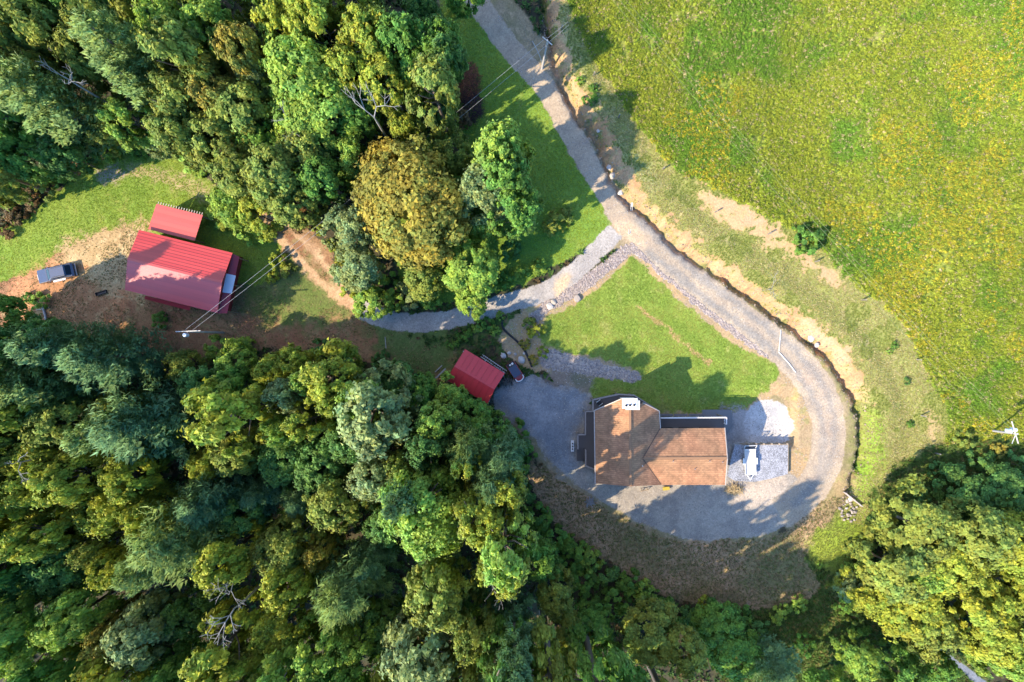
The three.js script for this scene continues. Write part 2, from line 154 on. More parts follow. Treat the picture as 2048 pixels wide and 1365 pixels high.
layer('gravel_road', [line(2.9, [925, -40], [953, 0], [985, 48], [1022, 98], [1058, 138], [1092, 178], [1120, 224], [1146, 272], [1172, 318], [1200, 366], [1228, 408], [1262, 446]), line(3.7, [1228, 408], [1262, 446], [1305, 487], [1352, 530], [1405, 574], [1455, 612], [1508, 652], [1558, 692], [1604, 735]), line(4.4, [1558, 692], [1604, 735], [1636, 782], [1654, 830], [1658, 880], [1650, 928], [1628, 970], [1594, 1006], [1560, 1028])], gravel([.31, .24, .17], [.37, .29, .20]), { r: 1, warp: .3, hard: .3 });
for (const k of [-1, 1]) layer(null, [line(.9, ...[[1262, 446], [1305, 487], [1352, 530], [1405, 574], [1455, 612], [1508, 652], [1558, 692], [1604, 735], [1636, 782], [1654, 830], [1658, 880], [1650, 928], [1628, 970], [1594, 1006]].map(([x, y]) => [x + k * 14 * .75, y - k * 14 * .65]))], gravel([.19, .175, .155], [.24, .215, .185]), { r: 3, warp: .6, hard: .5, k: .95 });
layer(null, [line(.8, [1604, 735], [1636, 782], [1654, 830], [1656, 880], [1648, 928], [1622, 970])], gravel([.38, .27, .19], [.33, .26, .2]), { r: 5, warp: .9, hard: .8, k: .7 });
layer(null, [poly([1215, 440], [1262, 446], [1300, 500], [1262, 490], [1240, 470])], soil([.45, .32, .2], [.4, .3, .2], [.5, .38, .26]), { r: 4, warp: .8, hard: .5 });
layer('driveway', [line(2.6, [1231, 461], [1205, 490], [1172, 522], [1140, 550], [1110, 572], [1070, 590], [1010, 607], [960, 622], [900, 638], [850, 645], [800, 643], [760, 635], [722, 619])], gravel([.29, .26, .235], [.35, .315, .28]), { r: 1, warp: .25, hard: .25 });
layer(null, [poly([1112, 560], [1140, 545], [1128, 590], [1115, 596])], soil([.5, .36, .22], [.44, .32, .2], [.5, .38, .26]), { r: 3, warp: .6, hard: .5 });
layer('stream_track', [line(1.1, [1826, 1252], [1850, 1275], [1880, 1305], [1930, 1340], [1990, 1390])], gravel([.12, .13, .15], [.16, .17, .19]), { r: 1, warp: .2 });  // tree shade put into the colour: gravel darkened towards blue-grey
const IDS = ['forest_floor', ...new Set(L.map(l => l.id).filter(Boolean))];
const TW = 2048, TH = 1400, TS = -2 * MX0 / TW, colour = new Uint8Array(TW * TH * 4), relief = new Uint8Array(TW * TH * 4), ids = new Uint8Array(MW * MH);
const toS = v => v <= .0031308 ? v * 12.92 : 1.055 * Math.pow(v, 1 / 2.4) - .055;
const GAM = new Uint8Array(4097); for (let k = 0; k <= 4096; k++) GAM[k] = Math.round(255 * toS(k / 4096));
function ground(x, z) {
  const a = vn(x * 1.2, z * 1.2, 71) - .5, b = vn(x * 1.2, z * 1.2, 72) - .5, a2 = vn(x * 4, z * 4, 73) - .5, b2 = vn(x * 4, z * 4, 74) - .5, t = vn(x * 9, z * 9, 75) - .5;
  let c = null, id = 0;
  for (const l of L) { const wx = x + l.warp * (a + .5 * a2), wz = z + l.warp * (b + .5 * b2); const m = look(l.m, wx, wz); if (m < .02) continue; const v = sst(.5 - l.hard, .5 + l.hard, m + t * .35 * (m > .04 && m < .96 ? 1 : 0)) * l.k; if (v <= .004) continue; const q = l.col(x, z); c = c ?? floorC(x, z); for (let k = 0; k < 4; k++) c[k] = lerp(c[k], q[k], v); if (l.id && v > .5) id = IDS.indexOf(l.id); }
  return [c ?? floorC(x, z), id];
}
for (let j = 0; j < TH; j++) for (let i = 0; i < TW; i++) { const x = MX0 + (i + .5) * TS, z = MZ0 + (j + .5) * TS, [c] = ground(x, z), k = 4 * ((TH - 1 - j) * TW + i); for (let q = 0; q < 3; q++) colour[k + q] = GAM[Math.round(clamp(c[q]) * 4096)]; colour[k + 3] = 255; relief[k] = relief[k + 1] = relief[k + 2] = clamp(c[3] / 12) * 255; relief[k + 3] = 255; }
for (let j = 0; j < MH; j++) for (let i = 0; i < MW; i++) ids[j * MW + i] = ground(MX0 + (i + .5) * MS, MZ0 + (j + .5) * MS)[1];
const regionAt = (x, z) => { const i = Math.floor((x - MX0) / MS), j = Math.floor((z - MZ0) / MS); return i < 0 || j < 0 || i >= MW || j >= MH ? 'forest_floor' : IDS[ids[j * MW + i]]; };
const dtex = (d, srgb) => { const t = new THREE.DataTexture(d, TW, TH); t.magFilter = t.minFilter = THREE.LinearFilter; if (srgb) t.colorSpace = THREE.SRGBColorSpace; t.needsUpdate = true; return t; };
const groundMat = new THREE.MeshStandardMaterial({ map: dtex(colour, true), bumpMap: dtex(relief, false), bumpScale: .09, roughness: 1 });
{ // one net of triangles, shared out among the kinds of ground
  const xs = [], zs = [], run = (out, a, far, step) => { for (let v = -a; v <= a + 1e-6; v += step) out.push(v); let s = step; for (let v = a; v < far;) { s *= 1.6; v += s; out.push(v); out.unshift(-v); } };
  run(xs, 73, 420, .25); run(zs, 50, 400, .25);
  const nx = xs.length, nz = zs.length, pos = new Float32Array(nx * nz * 3), nor = new Float32Array(nx * nz * 3), uv = new Float32Array(nx * nz * 2), hh = new Float32Array(nx * nz);
  for (let j = 0; j < nz; j++) for (let i = 0; i < nx; i++) { const k = j * nx + i; hh[k] = hgt(xs[i], zs[j]); pos.set([xs[i], hh[k], zs[j]], 3 * k); uv.set([clamp((xs[i] - MX0) / (TW * TS), .002, .998), 1 - clamp((zs[j] - MZ0) / (TH * TS), .002, .998)], 2 * k); }
  for (let j = 0; j < nz; j++) for (let i = 0; i < nx; i++) { const i0 = Math.max(0, i - 1), i1 = Math.min(nx - 1, i + 1), j0 = Math.max(0, j - 1), j1 = Math.min(nz - 1, j + 1); const n = V(-(hh[j * nx + i1] - hh[j * nx + i0]) / (xs[i1] - xs[i0]), 1, -(hh[j1 * nx + i] - hh[j0 * nx + i]) / (zs[j1] - zs[j0])).normalize(); nor.set([n.x, n.y, n.z], 3 * (j * nx + i)); }
  const tris = {};
  for (let j = 0; j < nz - 1; j++) for (let i = 0; i < nx - 1; i++) { const a = j * nx + i, b = a + 1, c = a + nx, d = c + 1; const id = regionAt((xs[i] + xs[i + 1]) / 2, (zs[j] + zs[j + 1]) / 2); (tris[id] ??= []).push(a, c, b, b, c, d); }
  const LAB = { forest_floor: 'dark leaf litter under the trees', back_lawn: 'mown grass between the upper wood and the gravel lane', dirt_yard: 'bare reddish earth yard round the red barn', yard_lawn: 'mown green lawn above the red barn', footpath: 'two pale earth wheel tracks running down to the drive', grass_verge: 'pale strawy grass strip between ditch and meadow', clay_patch: 'bare orange earth patches along the meadow edge', clay_bank: 'orange clay bank beside the ditch', meadow: 'weedy green and yellow meadow at upper right', rough_grass: 'shaded rough grass at lower right', dry_bank: 'brown dry slope below the parking area', lawn_edge: 'bare brown earth border round the garden lawn', lawn: 'bright green triangular garden lawn above the house', stone_verge: 'purplish loose stone strip along the lawn and lane', stone_path: 'pale stony path between lawn and parking area', parking_area: 'grey gravel parking area round the house', lane_shoulder: 'brown earth shoulder along the lane and parking area', gravel_pad: 'white gravel pad right of the house', gravel_road: 'gravel lane curving from the top to the house', driveway: 'pale grey gravel drive branching left from the lane', stream_track: 'narrow gravel track among the trees at bottom right, shade painted in' };
  for (const id of IDS) { const t = tris[id]; if (!t) continue; const map = new Map(), p = [], n = [], u = [], ix = []; for (const v of t) { let k = map.get(v); if (k === undefined) { k = map.size; map.set(v, k); for (let q = 0; q < 3; q++) { p.push(pos[3 * v + q]); n.push(nor[3 * v + q]); } u.push(uv[2 * v], uv[2 * v + 1]); } ix.push(k); }
    const g = new THREE.BufferGeometry(); g.setAttribute('position', new THREE.Float32BufferAttribute(p, 3)); g.setAttribute('normal', new THREE.Float32BufferAttribute(n, 3)); g.setAttribute('uv', new THREE.Float32BufferAttribute(u, 2)); g.setIndex(ix); const o = obj(id, g, groundMat); tag(o, LAB[id], id.replace('_', ' '), null, 'structure'); }
}

// ---------- foliage ----------
function leafCloud() { const pos = [], nor = [], col = []; return {
  leaf(p, n, s, c, roll, long = 1) { const a = Math.abs(n.y) < .9 ? V(0, 1, 0) : V(1, 0, 0), u = a.cross(n).normalize(), w = n.clone().cross(u), q = Math.cos(roll), r = Math.sin(roll); const X = u.clone().multiplyScalar(q).addScaledVector(w, r), Y = w.clone().multiplyScalar(q).addScaledVector(u, -r);
    for (const [i, j] of [[-.55, -.5], [.6, -.35], [0, .75]]) { pos.push(p.x + s * (X.x * i + Y.x * j * long), p.y + s * (X.y * i + Y.y * j * long), p.z + s * (X.z * i + Y.z * j * long)); nor.push(n.x, n.y, n.z); col.push(...c); } },
  blade(a, b, w, c, out) { const d = b.clone().sub(a), s = V(-d.z, .2, d.x).normalize().multiplyScalar(w), n = d.clone().cross(s).normalize(); let A = a.clone().add(s), B = a.clone().sub(s); if (n.y < 0) n.negate(); else [A, B] = [B, A]; if (b.clone().sub(A).cross(B.clone().sub(A)).dot(n) < 0) [A, B] = [B, A]; if (out) n.multiplyScalar(.4).addScaledVector(out, .55).add(V(0, .55, 0)).normalize(); for (const p of [A, b, B]) { pos.push(p.x, p.y, p.z); nor.push(n.x, n.y, n.z); col.push(...c); } },
  geo() { const g = new THREE.BufferGeometry(); g.setAttribute('position', new THREE.Float32BufferAttribute(pos, 3)); g.setAttribute('normal', new THREE.Float32BufferAttribute(nor, 3)); g.setAttribute('color', new THREE.Float32BufferAttribute(col, 3)); return g; } }; }
const onSphere = r => { const y = 2 * r() - 1, t = 2 * Math.PI * r(), s = Math.sqrt(1 - y * y); return V(s * Math.cos(t), y, s * Math.sin(t)); };
// rounded crown of radius 1 made of leaf clumps of uneven size; autumn tints come clump by clump
function broadCrown(seed, leaves, clumps, tall, size) {
  const r = rngOf(seed), c = leafCloud(), lumps = [...Array(7)].map(() => [onSphere(r), .12 + .25 * r()]), holes = [...Array(4)].map(() => onSphere(r));
  for (let k = 0; k < clumps; k++) {
    let d = onSphere(r); if (d.y < -.7) d.y *= -1; d.normalize();
    let R = .70 + .06 * r(); for (const [q, a] of lumps) R += a * Math.max(0, d.dot(q)) ** 4; if (r() < .25) R *= .6 + .3 * r(); R = Math.min(R, 1.02); if (holes.some(q => q.dot(d) > .93)) { if (r() < .6) continue; R *= .6; }
    R *= .9 + .16 * r(); const o = V(d.x * R, d.y * R * tall, d.z * R), rc = .05 + .17 * r() ** 1.7, hue = r(), lum = .8 + .4 * r();
    for (let i = 0, n = Math.round(leaves / clumps * (rc / .113) ** 1.6); i < n; i++) {
      const e = onSphere(r), f = rc * (.3 + .6 * Math.sqrt(r()) + (r() < .18 ? .7 * r() : 0)); if (e.dot(d) < -.3 && r() < .7) e.negate(); e.y += .1;
      const n_ = e.clone().multiplyScalar(.8).addScaledVector(d, .5).add(onSphere(r).multiplyScalar(.75)); n_.y += .25; n_.normalize();
      const v = lum * (.7 + .6 * r()), y = clamp(hue * .7 + .5 * r() - .1);
      c.leaf(V(o.x + e.x * f, o.y + e.y * f * .8, o.z + e.z * f), n_, size * (.7 + .6 * r()), [v * lerp(.68, 1.16, y), v * lerp(.96, 1.04, y), v * lerp(1.2, .8, y)], 6.28 * r());
    }
  }
  return c.geo();
}
// white pine: whorls of plumed limbs, foot at y = 0, top at y = 1 crown height, radius 1
function pineCrown(seed, blades) {
  const r = rngOf(seed), c = leafCloud(), tiers = 9, ht = 2.6, list = [];
  for (let t = 0; t < tiers; t++) { const q = t / (tiers - 1), y = ht * (.05 + .9 * q), R = Math.sqrt(Math.max(0, 1.03 - q ** 2.2)) * (.8 + .3 * r()), n = 6 + Math.floor(2.5 * r()), off = 6.28 * r();
    for (let k = 0; k < n; k++) { const a = off + 6.28 * (k + .5 * (r() - .5)) / n, len = R * (.65 + .42 * r()); for (let s = 0; s < 6; s++) { const u = .28 + .72 * (s + .6 * r()) / 5.6; const side = (r() - .5) * .5 * len * u; list.push([V(Math.cos(a) * len * u - Math.sin(a) * side, y + .16 * len * u * u + .04 * r() - Math.abs(side) * .1, Math.sin(a) * len * u + Math.cos(a) * side), a + side * 1.2, .09 + .12 * r() * r()]); } } }
  list.push([V(0, ht * .97, 0), 0, .12], [V(.05, ht * .92, .05), 2, .14]);
  const each = Math.round(blades / list.length);
  for (const [p, a, s] of list) { const lum = .8 + .4 * r(), hue = r(); for (let k = 0; k < each; k++) { const d = onSphere(r); d.y = Math.abs(d.y) * .8; d.x += Math.cos(a) * .55; d.z += Math.sin(a) * .55; d.normalize(); const b = V((r() - .5) * s * 1.7, (r() - .5) * s * .9, (r() - .5) * s * 1.7).add(p), v = lum * (.75 + .5 * r()), y = clamp(hue * .6 + .4 * r()); c.blade(b, b.clone().addScaledVector(V(d.x, d.y * .55 + .1, d.z), s * (.55 + .35 * r())), s * .17, [v * lerp(.75, 1.15, y), v * lerp(.95, 1.05, y), v * lerp(1.15, .85, y)], d); } }
  return c.geo();
}
function limbs(seed, n, base, spread, rise) { const r = rngOf(seed), g = [new THREE.CylinderGeometry(.5, 1, 1, 7).translate(0, .5, 0)]; return { trunk: g, r }; }
function trunkGeo(seed, pine) { const r = rngOf(seed), g = [cyl(V(0, -.5, 0), V(.1, 5, .05), .26, .2, 7), cyl(V(.1, 5, .05), V(-.05, pine ? 14.5 : 11, 0), .2, pine ? .04 : .09, 7)];
  if (!pine) for (let k = 0; k < 7; k++) { const a = 6.28 * (k + r()) / 7, y = 7.6 + 3 * r(), l = .8 + 1.3 * r(), m = V(Math.cos(a) * l * .5, y + 1.2, Math.sin(a) * l * .5), e = V(Math.cos(a + .3) * l, y + 2 + r(), Math.sin(a + .3) * l); g.push(cyl(V(0, y, 0), m, .09, .07, 5), cyl(m, e, .07, .03, 5)); }
  return mergeGeometries(g.map(flat)); }
function bareGeo(seed, size, up = .5, r0 = .12) { const r = rngOf(seed), g = []; const grow = (p, d, len, rad, n) => { const e = p.clone().addScaledVector(d, len); g.push(cyl(p, e, rad, rad * .68, 5)); if (n <= 0) return; const m = 2 + (r() < .45 ? 1 : 0); for (let k = 0; k < m; k++) { const q = onSphere(r).multiplyScalar(.75).add(d); q.y += up * .2; grow(e, q.normalize(), len * (.6 + .3 * r()), rad * .66, n - 1); } }; grow(V(0, -.2, 0), V(.15 * (r() - .5), 1, .15 * (r() - .5)), size * .4, r0, 4); return mergeGeometries(g.map(flat)); }
const leafMat = (r, g, b) => new THREE.MeshPhysicalMaterial({ color: new THREE.Color().setRGB(r, g, b), vertexColors: true, roughness: .75, transmission: .46, thickness: 0, side: THREE.DoubleSide, specularIntensity: .3 });
const TREE = { Y: ['golden yellow-green', leafMat(.40, .41, .045)], O: ['rusty gold', leafMat(.40, .32, .05)], B: ['olive', leafMat(0.297, 0.325, 0.055)], L: ['light green', leafMat(0.330, 0.440, 0.066)], G: ['mid green', leafMat(0.171, 0.303, 0.044)], D: ['dark green', leafMat(.14, .26, .055)], W: ['grey-green', leafMat(0.319, 0.369, 0.132)], P: ['pale blue-green', leafMat(.28, .385, .11)], T: ['deep teal', leafMat(0.209, 0.352, 0.143)], R: ['reddish brown', leafMat(.26, .15, .06)] };
const BARK = [lin(.13, .10, .075), lin(.15, .125, .105), lin(.12, .08, .05)];
const BROAD = [0, 1, 2, 3, 4, 5].map(k => broadCrown(100 + k, [13500, 14500, 13000, 14500, 13500, 14000][k], [150, 210, 130, 240, 175, 190][k], [.85, .75, .95, .8, .9, .7][k], [.072, .064, .075, .06, .068, .066][k]));
const BIG = [0, 1].map(k => broadCrown(150 + k, 25000, [360, 430][k], [.7, .8][k], .05));
const PINE = [0, 1, 2].map(k => pineCrown(200 + k, [15500, 16500, 15500][k]));
const BUSH = [0, 1, 2, 3].map(k => broadCrown(300 + k, 2800, [44, 60, 36, 70][k], [.8, .65, .9, .7][k], [.16, .14, .17, .13][k]));
const TRUNK = [0, 1, 2].map(k => trunkGeo(400 + k, false)), PTRUNK = trunkGeo(410, true);
// zones of the photograph, for telling the trees apart in words
const ZONES = [['at the very top left corner', 0, 0, 200, 130], ['in the top wood at the left edge', 0, 130, 190, 420], ['in the wood above the yard lawn', 190, 0, 420, 420], ['in the middle of the top wood', 420, 0, 560, 250], ['above the barn in the wood edge', 380, 250, 660, 520], ['at the top edge left of the lane', 560, 0, 960, 150], ['in the wood left of the brush pile', 560, 150, 900, 280], ['in the tree island above the drive', 620, 280, 1180, 640],
  ['along the wood edge below the barn yard', 0, 640, 330, 800], ['at the wood edge left of the carport', 330, 640, 700, 790], ['just below and left of the carport', 700, 690, 1110, 870], ['at the left edge in mid wood', 0, 800, 200, 1010], ['in the lower wood below the utility pole', 200, 790, 480, 1000], ['in the heart of the lower wood', 480, 790, 720, 1040], ['in the lower wood left of the parking area', 720, 850, 1110, 1060],
  ['in the lower left wood', 0, 1000, 220, 1220], ['at the bottom left corner', 0, 1220, 330, 1500], ['round the dead limbs in the lower wood', 220, 1000, 600, 1240], ['along the bottom edge left of centre', 330, 1220, 760, 1500], ['in the wood below the yellow-green crown', 600, 1040, 800, 1230], ['near the dark gap in the lower wood', 780, 1040, 1060, 1220], ['along the bottom edge at centre', 760, 1210, 1090, 1500], ['below the brown bank', 1040, 1000, 1330, 1250], ['along the bottom edge below the brown bank', 1080, 1240, 1660, 1500], ['at the foot of the bank', 1330, 1150, 1660, 1250],
  ['at the top of the right-hand wood', 1660, 850, 2200, 1090], ['in the right-hand wood beside the lime grass', 1660, 1090, 1880, 1300], ['in the right-hand wood at the photo edge', 1880, 1090, 2200, 1300], ['at the bottom right corner', 1660, 1300, 2200, 1500], ['on the slope by the house', 1100, 600, 1700, 1000], ['beyond the left edge', -900, -300, 0, 1900], ['beyond the bottom edge', -900, 1365, 2600, 1900], ['near the top of the lane', 880, 0, 1250, 640], ['in the meadow', 1100, 0, 2100, 900]];
const plants = [];
const ORD = ['first', 'second', 'third', 'fourth', 'fifth', 'sixth', 'seventh', 'eighth', 'ninth', 'tenth', 'eleventh', 'twelfth'];
function plant(px, py, rp, code, ht, kind) {
  const pine = kind === 'pine', bush = kind === 'shrub'; let o, yc = 0, q;
  const k = plants.length, r = rngOf(7000 + k * 13); 
  // the photograph shows the crown; its foot stands straight below
  for (let it = 0; it < 3; it++) { const rr = rp * S * (1 - yc / H); const p = P(px, py, yc); const g = hgt(p.x, p.z); yc = g + (bush ? rp * S * .55 : pine ? Math.max(ht * .66, 3) : Math.max(ht - rr * .75, rr * .6)); q = { p, g, rr }; }
  o = thing(bush ? 'shrub' : pine ? 'pine_tree' : 'broadleaf_tree', '', bush ? 'shrub' : pine ? 'pine tree' : 'tree', V(q.p.x, q.g, q.p.z), 6.28 * r());
  const R = q.rr, m = TREE[code][1];
  if (bush) { const c = obj('foliage', BUSH[k % 4], m, o); c.scale.set(R * 1.05, R * (.85 + .3 * r()), R * 1.05); c.position.y = R * .5; const s = obj('stem', cyl(V(0, -.15, 0), V(.03, R * .7, 0), .05, .03, 5), BARK[0], o); }
  else if (pine) { const c = obj('crown', PINE[k % 3], m, o), base = ht * .12; c.position.y = base; c.scale.set(R * 1.14, (ht - base) / 2.6, R * 1.14); const t = obj('trunk', PTRUNK, BARK[0], o); t.scale.set(ht / 15, ht / 15, ht / 15); }
  else { const c = obj('crown', R > 4.5 ? BIG[k % 2] : BROAD[k % 6], m, o); const Y = Math.max(R * (.95 + .25 * r()), ht * .47); c.scale.set(R * 1.14, Y, R * 1.14); c.position.y = ht - Y * .86; c.rotation.z = .15 * (r() - .5); const t = obj('trunk', TRUNK[k % 3], BARK[k % 3 === 1 ? 1 : 0], o); const s = Math.max(.25, (ht - R * .3) / 14); t.scale.set(s * Math.min(1.3, R / 3.5), s, s * Math.min(1.3, R / 3.5)); }
  plants.push({ o, px, py, rp, code, kind: kind ?? 'tree' }); return o;
}
function namePlants() {
  const sets = {};
  for (const p of plants) { p.zone = ZONES.find(z => p.px >= z[1] && p.px < z[3] && p.py >= z[2] && p.py < z[4]); (sets[p.code + p.kind + (p.zone?.[0] ?? '')] ??= []).push(p); }
  for (const s of Object.values(sets)) { s.sort((a, b) => a.px - b.px || a.py - b.py); s.forEach((p, k) => { const noun = p.kind === 'pine' ? 'pine' : p.kind === 'shrub' ? 'shrub' : 'tree', n = s.length; const which = n === 1 ? '' : k === 0 ? 'leftmost ' : k === n - 1 ? 'rightmost ' : ''; const mid = n > 2 && k > 0 && k < n - 1 ? ORD[k] + ' ' : ''; const tail = mid ? ', counted from left' : '';
    p.o.userData.label = (mid + which + TREE[p.code][0] + ' ' + noun + ' ' + (p.zone?.[0] ?? 'beside the lower lane') + tail).replace(/^./, c => c.toUpperCase()); }); }
}
const trees = (ht, ...list) => { for (const [x, y, r, c, h] of list) plant(x, y, r, c, h ?? ht, c === 'P' || c === 'T' ? 'pine' : undefined); };
const shrubs = (...list) => { for (const [x, y, r, c] of list) plant(x, y, r, c, 0, 'shrub'); };
// wood at the upper left
trees(18, [55, 40, 62, 'B'], [150, 30, 60, 'B'], [250, 105, 68, 'P', 24], [85, 200, 82, 'P', 22], [285, 175, 48, 'P', 19], [15, 115, 45, 'B'], [155, 95, 48, 'B', 16], [300, 25, 55, 'L'], [345, 100, 58, 'B', 20], [330, 190, 62, 'B'], [345, 265, 48, 'B', 15], [415, 45, 58, 'L'], [470, 85, 46, 'O', 19], [490, 130, 38, 'W', 16], [425, 195, 42, 'O', 16], [395, 150, 42, 'B', 18], [485, 215, 60, 'B', 15], [430, 270, 62, 'B', 15], [540, 40, 44, 'Y'], [580, 120, 80, 'L', 20], [640, 40, 58, 'Y', 19], [735, 55, 66, 'Y', 20], [800, 80, 54, 'G', 18], [765, 145, 52, 'Y', 18], [625, 215, 80, 'L', 17], [800, 235, 32, 'Y', 13], [862, 165, 52, 'B', 20], [600, 300, 58, 'B', 15], [545, 345, 60, 'B', 15], [580, 395, 52, 'B', 13], [470, 350, 52, 'B', 14], [445, 405, 40, 'L', 11], [510, 425, 40, 'Y', 10], [685, 305, 40, 'L', 13], [640, 350, 46, 'G', 13], [30, 300, 50, 'G', 14], [108, 300, 42, 'D', 11], [190, 252, 36, 'B', 10], [252, 235, 42, 'L', 12], [300, 280, 26, 'W', 7], [690, 130, 44, 'Y', 17], [20, 30, 40, 'Y', 17], [215, 30, 40, 'D', 14], [870, 60, 49, 'G', 19], [885, 95, 34, 'D', 17], [840, 15, 40, 'D', 11], [600, 20, 46, 'Y', 18], [710, 210, 40, 'G', 14], [515, 285, 44, 'G', 12], [40, 240, 40, 'D', 12]);
// tree island above the drive
trees(14, [813, 398, 108, 'O', 17], [690, 455, 52, 'W', 12], [715, 535, 44, 'W', 9], [930, 535, 62, 'L', 11], [1000, 290, 56, 'L', 18], [965, 370, 60, 'W', 16], [1030, 420, 50, 'G', 15], [965, 440, 36, 'L', 9], [845, 560, 40, 'B', 8], [900, 300, 42, 'B', 10], [1010, 345, 50, 'G', 17], [880, 385, 40, 'G', 10], [740, 600, 32, 'L', 6], [1055, 395, 30, 'L', 10], [940, 600, 30, 'L', 6]);
// lower wood
trees(17, [40, 690, 56, 'D', 17.5], [115, 695, 58, 'T', 21.5], [60, 765, 74, 'P', 22], [205, 715, 72, 'T', 19.5], [110, 770, 46, 'P', 19], [110, 850, 62, 'B', 16], [215, 830, 50, 'B', 14], [270, 850, 92, 'T', 21], [215, 865, 46, 'P', 22], [445, 835, 70, 'Y', 21], [350, 735, 34, 'B', 9], [395, 770, 40, 'D', 11], [460, 725, 38, 'L', 10], [455, 765, 36, 'G', 12], [530, 745, 38, 'Y', 13], [590, 725, 32, 'Y', 11], [555, 800, 44, 'W', 17], [600, 765, 28, 'L', 15], [645, 755, 60, 'Y', 18], [735, 830, 80, 'W', 20], [700, 805, 44, 'L', 20], [600, 845, 38, 'Y', 17], [540, 870, 36, 'L', 17], [655, 815, 30, 'Y', 17], [785, 765, 42, 'D', 11], [835, 785, 36, 'G', 10], [893, 795, 36, 'L', 10], [950, 835, 36, 'G', 9], [970, 870, 42, 'G', 13], [865, 850, 40, 'L', 15], [935, 890, 48, 'P', 20], [1000, 910, 54, 'T', 19], [985, 965, 56, 'T', 20], [925, 930, 30, 'Y', 19], [845, 905, 46, 'D', 19], [745, 955, 50, 'W', 15], [792, 950, 36, 'B', 17], [640, 930, 56, 'D', 12], [560, 930, 56, 'D', 12], [520, 985, 44, 'T', 13], [400, 930, 40, 'Y', 13], [470, 915, 44, 'B', 12], [670, 1010, 58, 'B', 15], [845, 1040, 84, 'L', 23], [960, 1060, 58, 'Y', 25], [1008, 1120, 56, 'L', 27], [1010, 1010, 46, 'Y', 21], [900, 960, 40, 'D', 11], [350, 1075, 90, 'P', 22], [415, 1000, 66, 'T', 18], [300, 1130, 52, 'P', 20], [480, 1030, 46, 'D', 12], [50, 900, 60, 'Y', 18], [130, 960, 58, 'Y', 19], [40, 990, 55, 'Y', 20], [240, 960, 52, 'Y', 18], [190, 1030, 56, 'Y', 18], [60, 1075, 52, 'Y', 19], [255, 1045, 46, 'Y', 18], [110, 1130, 58, 'D', 14], [30, 1180, 52, 'D', 14], [120, 1250, 58, 'L', 18], [200, 1160, 44, 'Y', 17], [60, 1320, 50, 'L', 17], [190, 1295, 42, 'O', 18], [270, 1275, 60, 'W', 17], [360, 1240, 46, 'D', 13], [430, 1130, 54, 'Y', 19], [550, 1110, 56, 'B', 17], [430, 1310, 62, 'Y', 20], [625, 1120, 32, 'O', 15], [690, 1180, 78, 'P', 19], [740, 1120, 44, 'T', 15], [560, 1180, 48, 'Y', 18], [540, 1280, 56, 'Y', 17], [630, 1310, 52, 'L', 18], [700, 1300, 46, 'L', 18], [760, 1260, 46, 'D', 12], [870, 1220, 72, 'B', 22], [840, 1330, 76, 'W', 22], [940, 1310, 50, 'B', 23], [875, 1125, 44, 'T', 12], [1000, 1180, 54, 'Y', 25], [1030, 1290, 48, 'T', 29], [1005, 1345, 48, 'P', 30], [1110, 1195, 38, 'B', 10], [1130, 1290, 52, 'B', 10], [1115, 1340, 36, 'Y', 14], [1210, 1330, 46, 'G', 9], [1300, 1275, 58, 'B', 9], [1370, 1315, 46, 'B', 12], [1440, 1245, 46, 'G', 7], [1470, 1305, 54, 'G', 8], [1550, 1340, 50, 'T', 10], [320, 1330, 44, 'G', 14], [770, 1050, 40, 'D', 11], [1190, 1260, 42, 'G', 7], [600, 1000, 40, 'T', 12], [940, 1240, 42, 'G', 13], [1080, 1120, 40, 'G', 10], [330, 880, 44, 'D', 12], [690, 880, 46, 'D', 11], [170, 1110, 40, 'B', 15], [808, 985, 42, 'T', 28]);
// right-hand wood
trees(15, [1850, 1060, 74, 'B', 11.5], [1785, 1130, 66, 'B', 10.5], [1748, 1190, 48, 'Y', 9], [1960, 1070, 64, 'B', 12], [1920, 1140, 60, 'Y', 12], [2030, 1090, 54, 'Y', 13], [1830, 1220, 66, 'Y', 11], [1950, 1210, 62, 'Y', 12], [2030, 1190, 57, 'Y', 13], [1990, 1280, 54, 'Y', 12], [1880, 1270, 50, 'B', 11], [2035, 1330, 44, 'L', 13], [1735, 1340, 42, 'L', 11], [1800, 1350, 40, 'G', 9], [1890, 1355, 42, 'G', 9], [1700, 1180, 26, 'W', 5], [1930, 990, 48, 'D', 6], [2010, 980, 46, 'D', 6], [1870, 1160, 42, 'L', 12], [1970, 1000, 30, 'D', 4]);
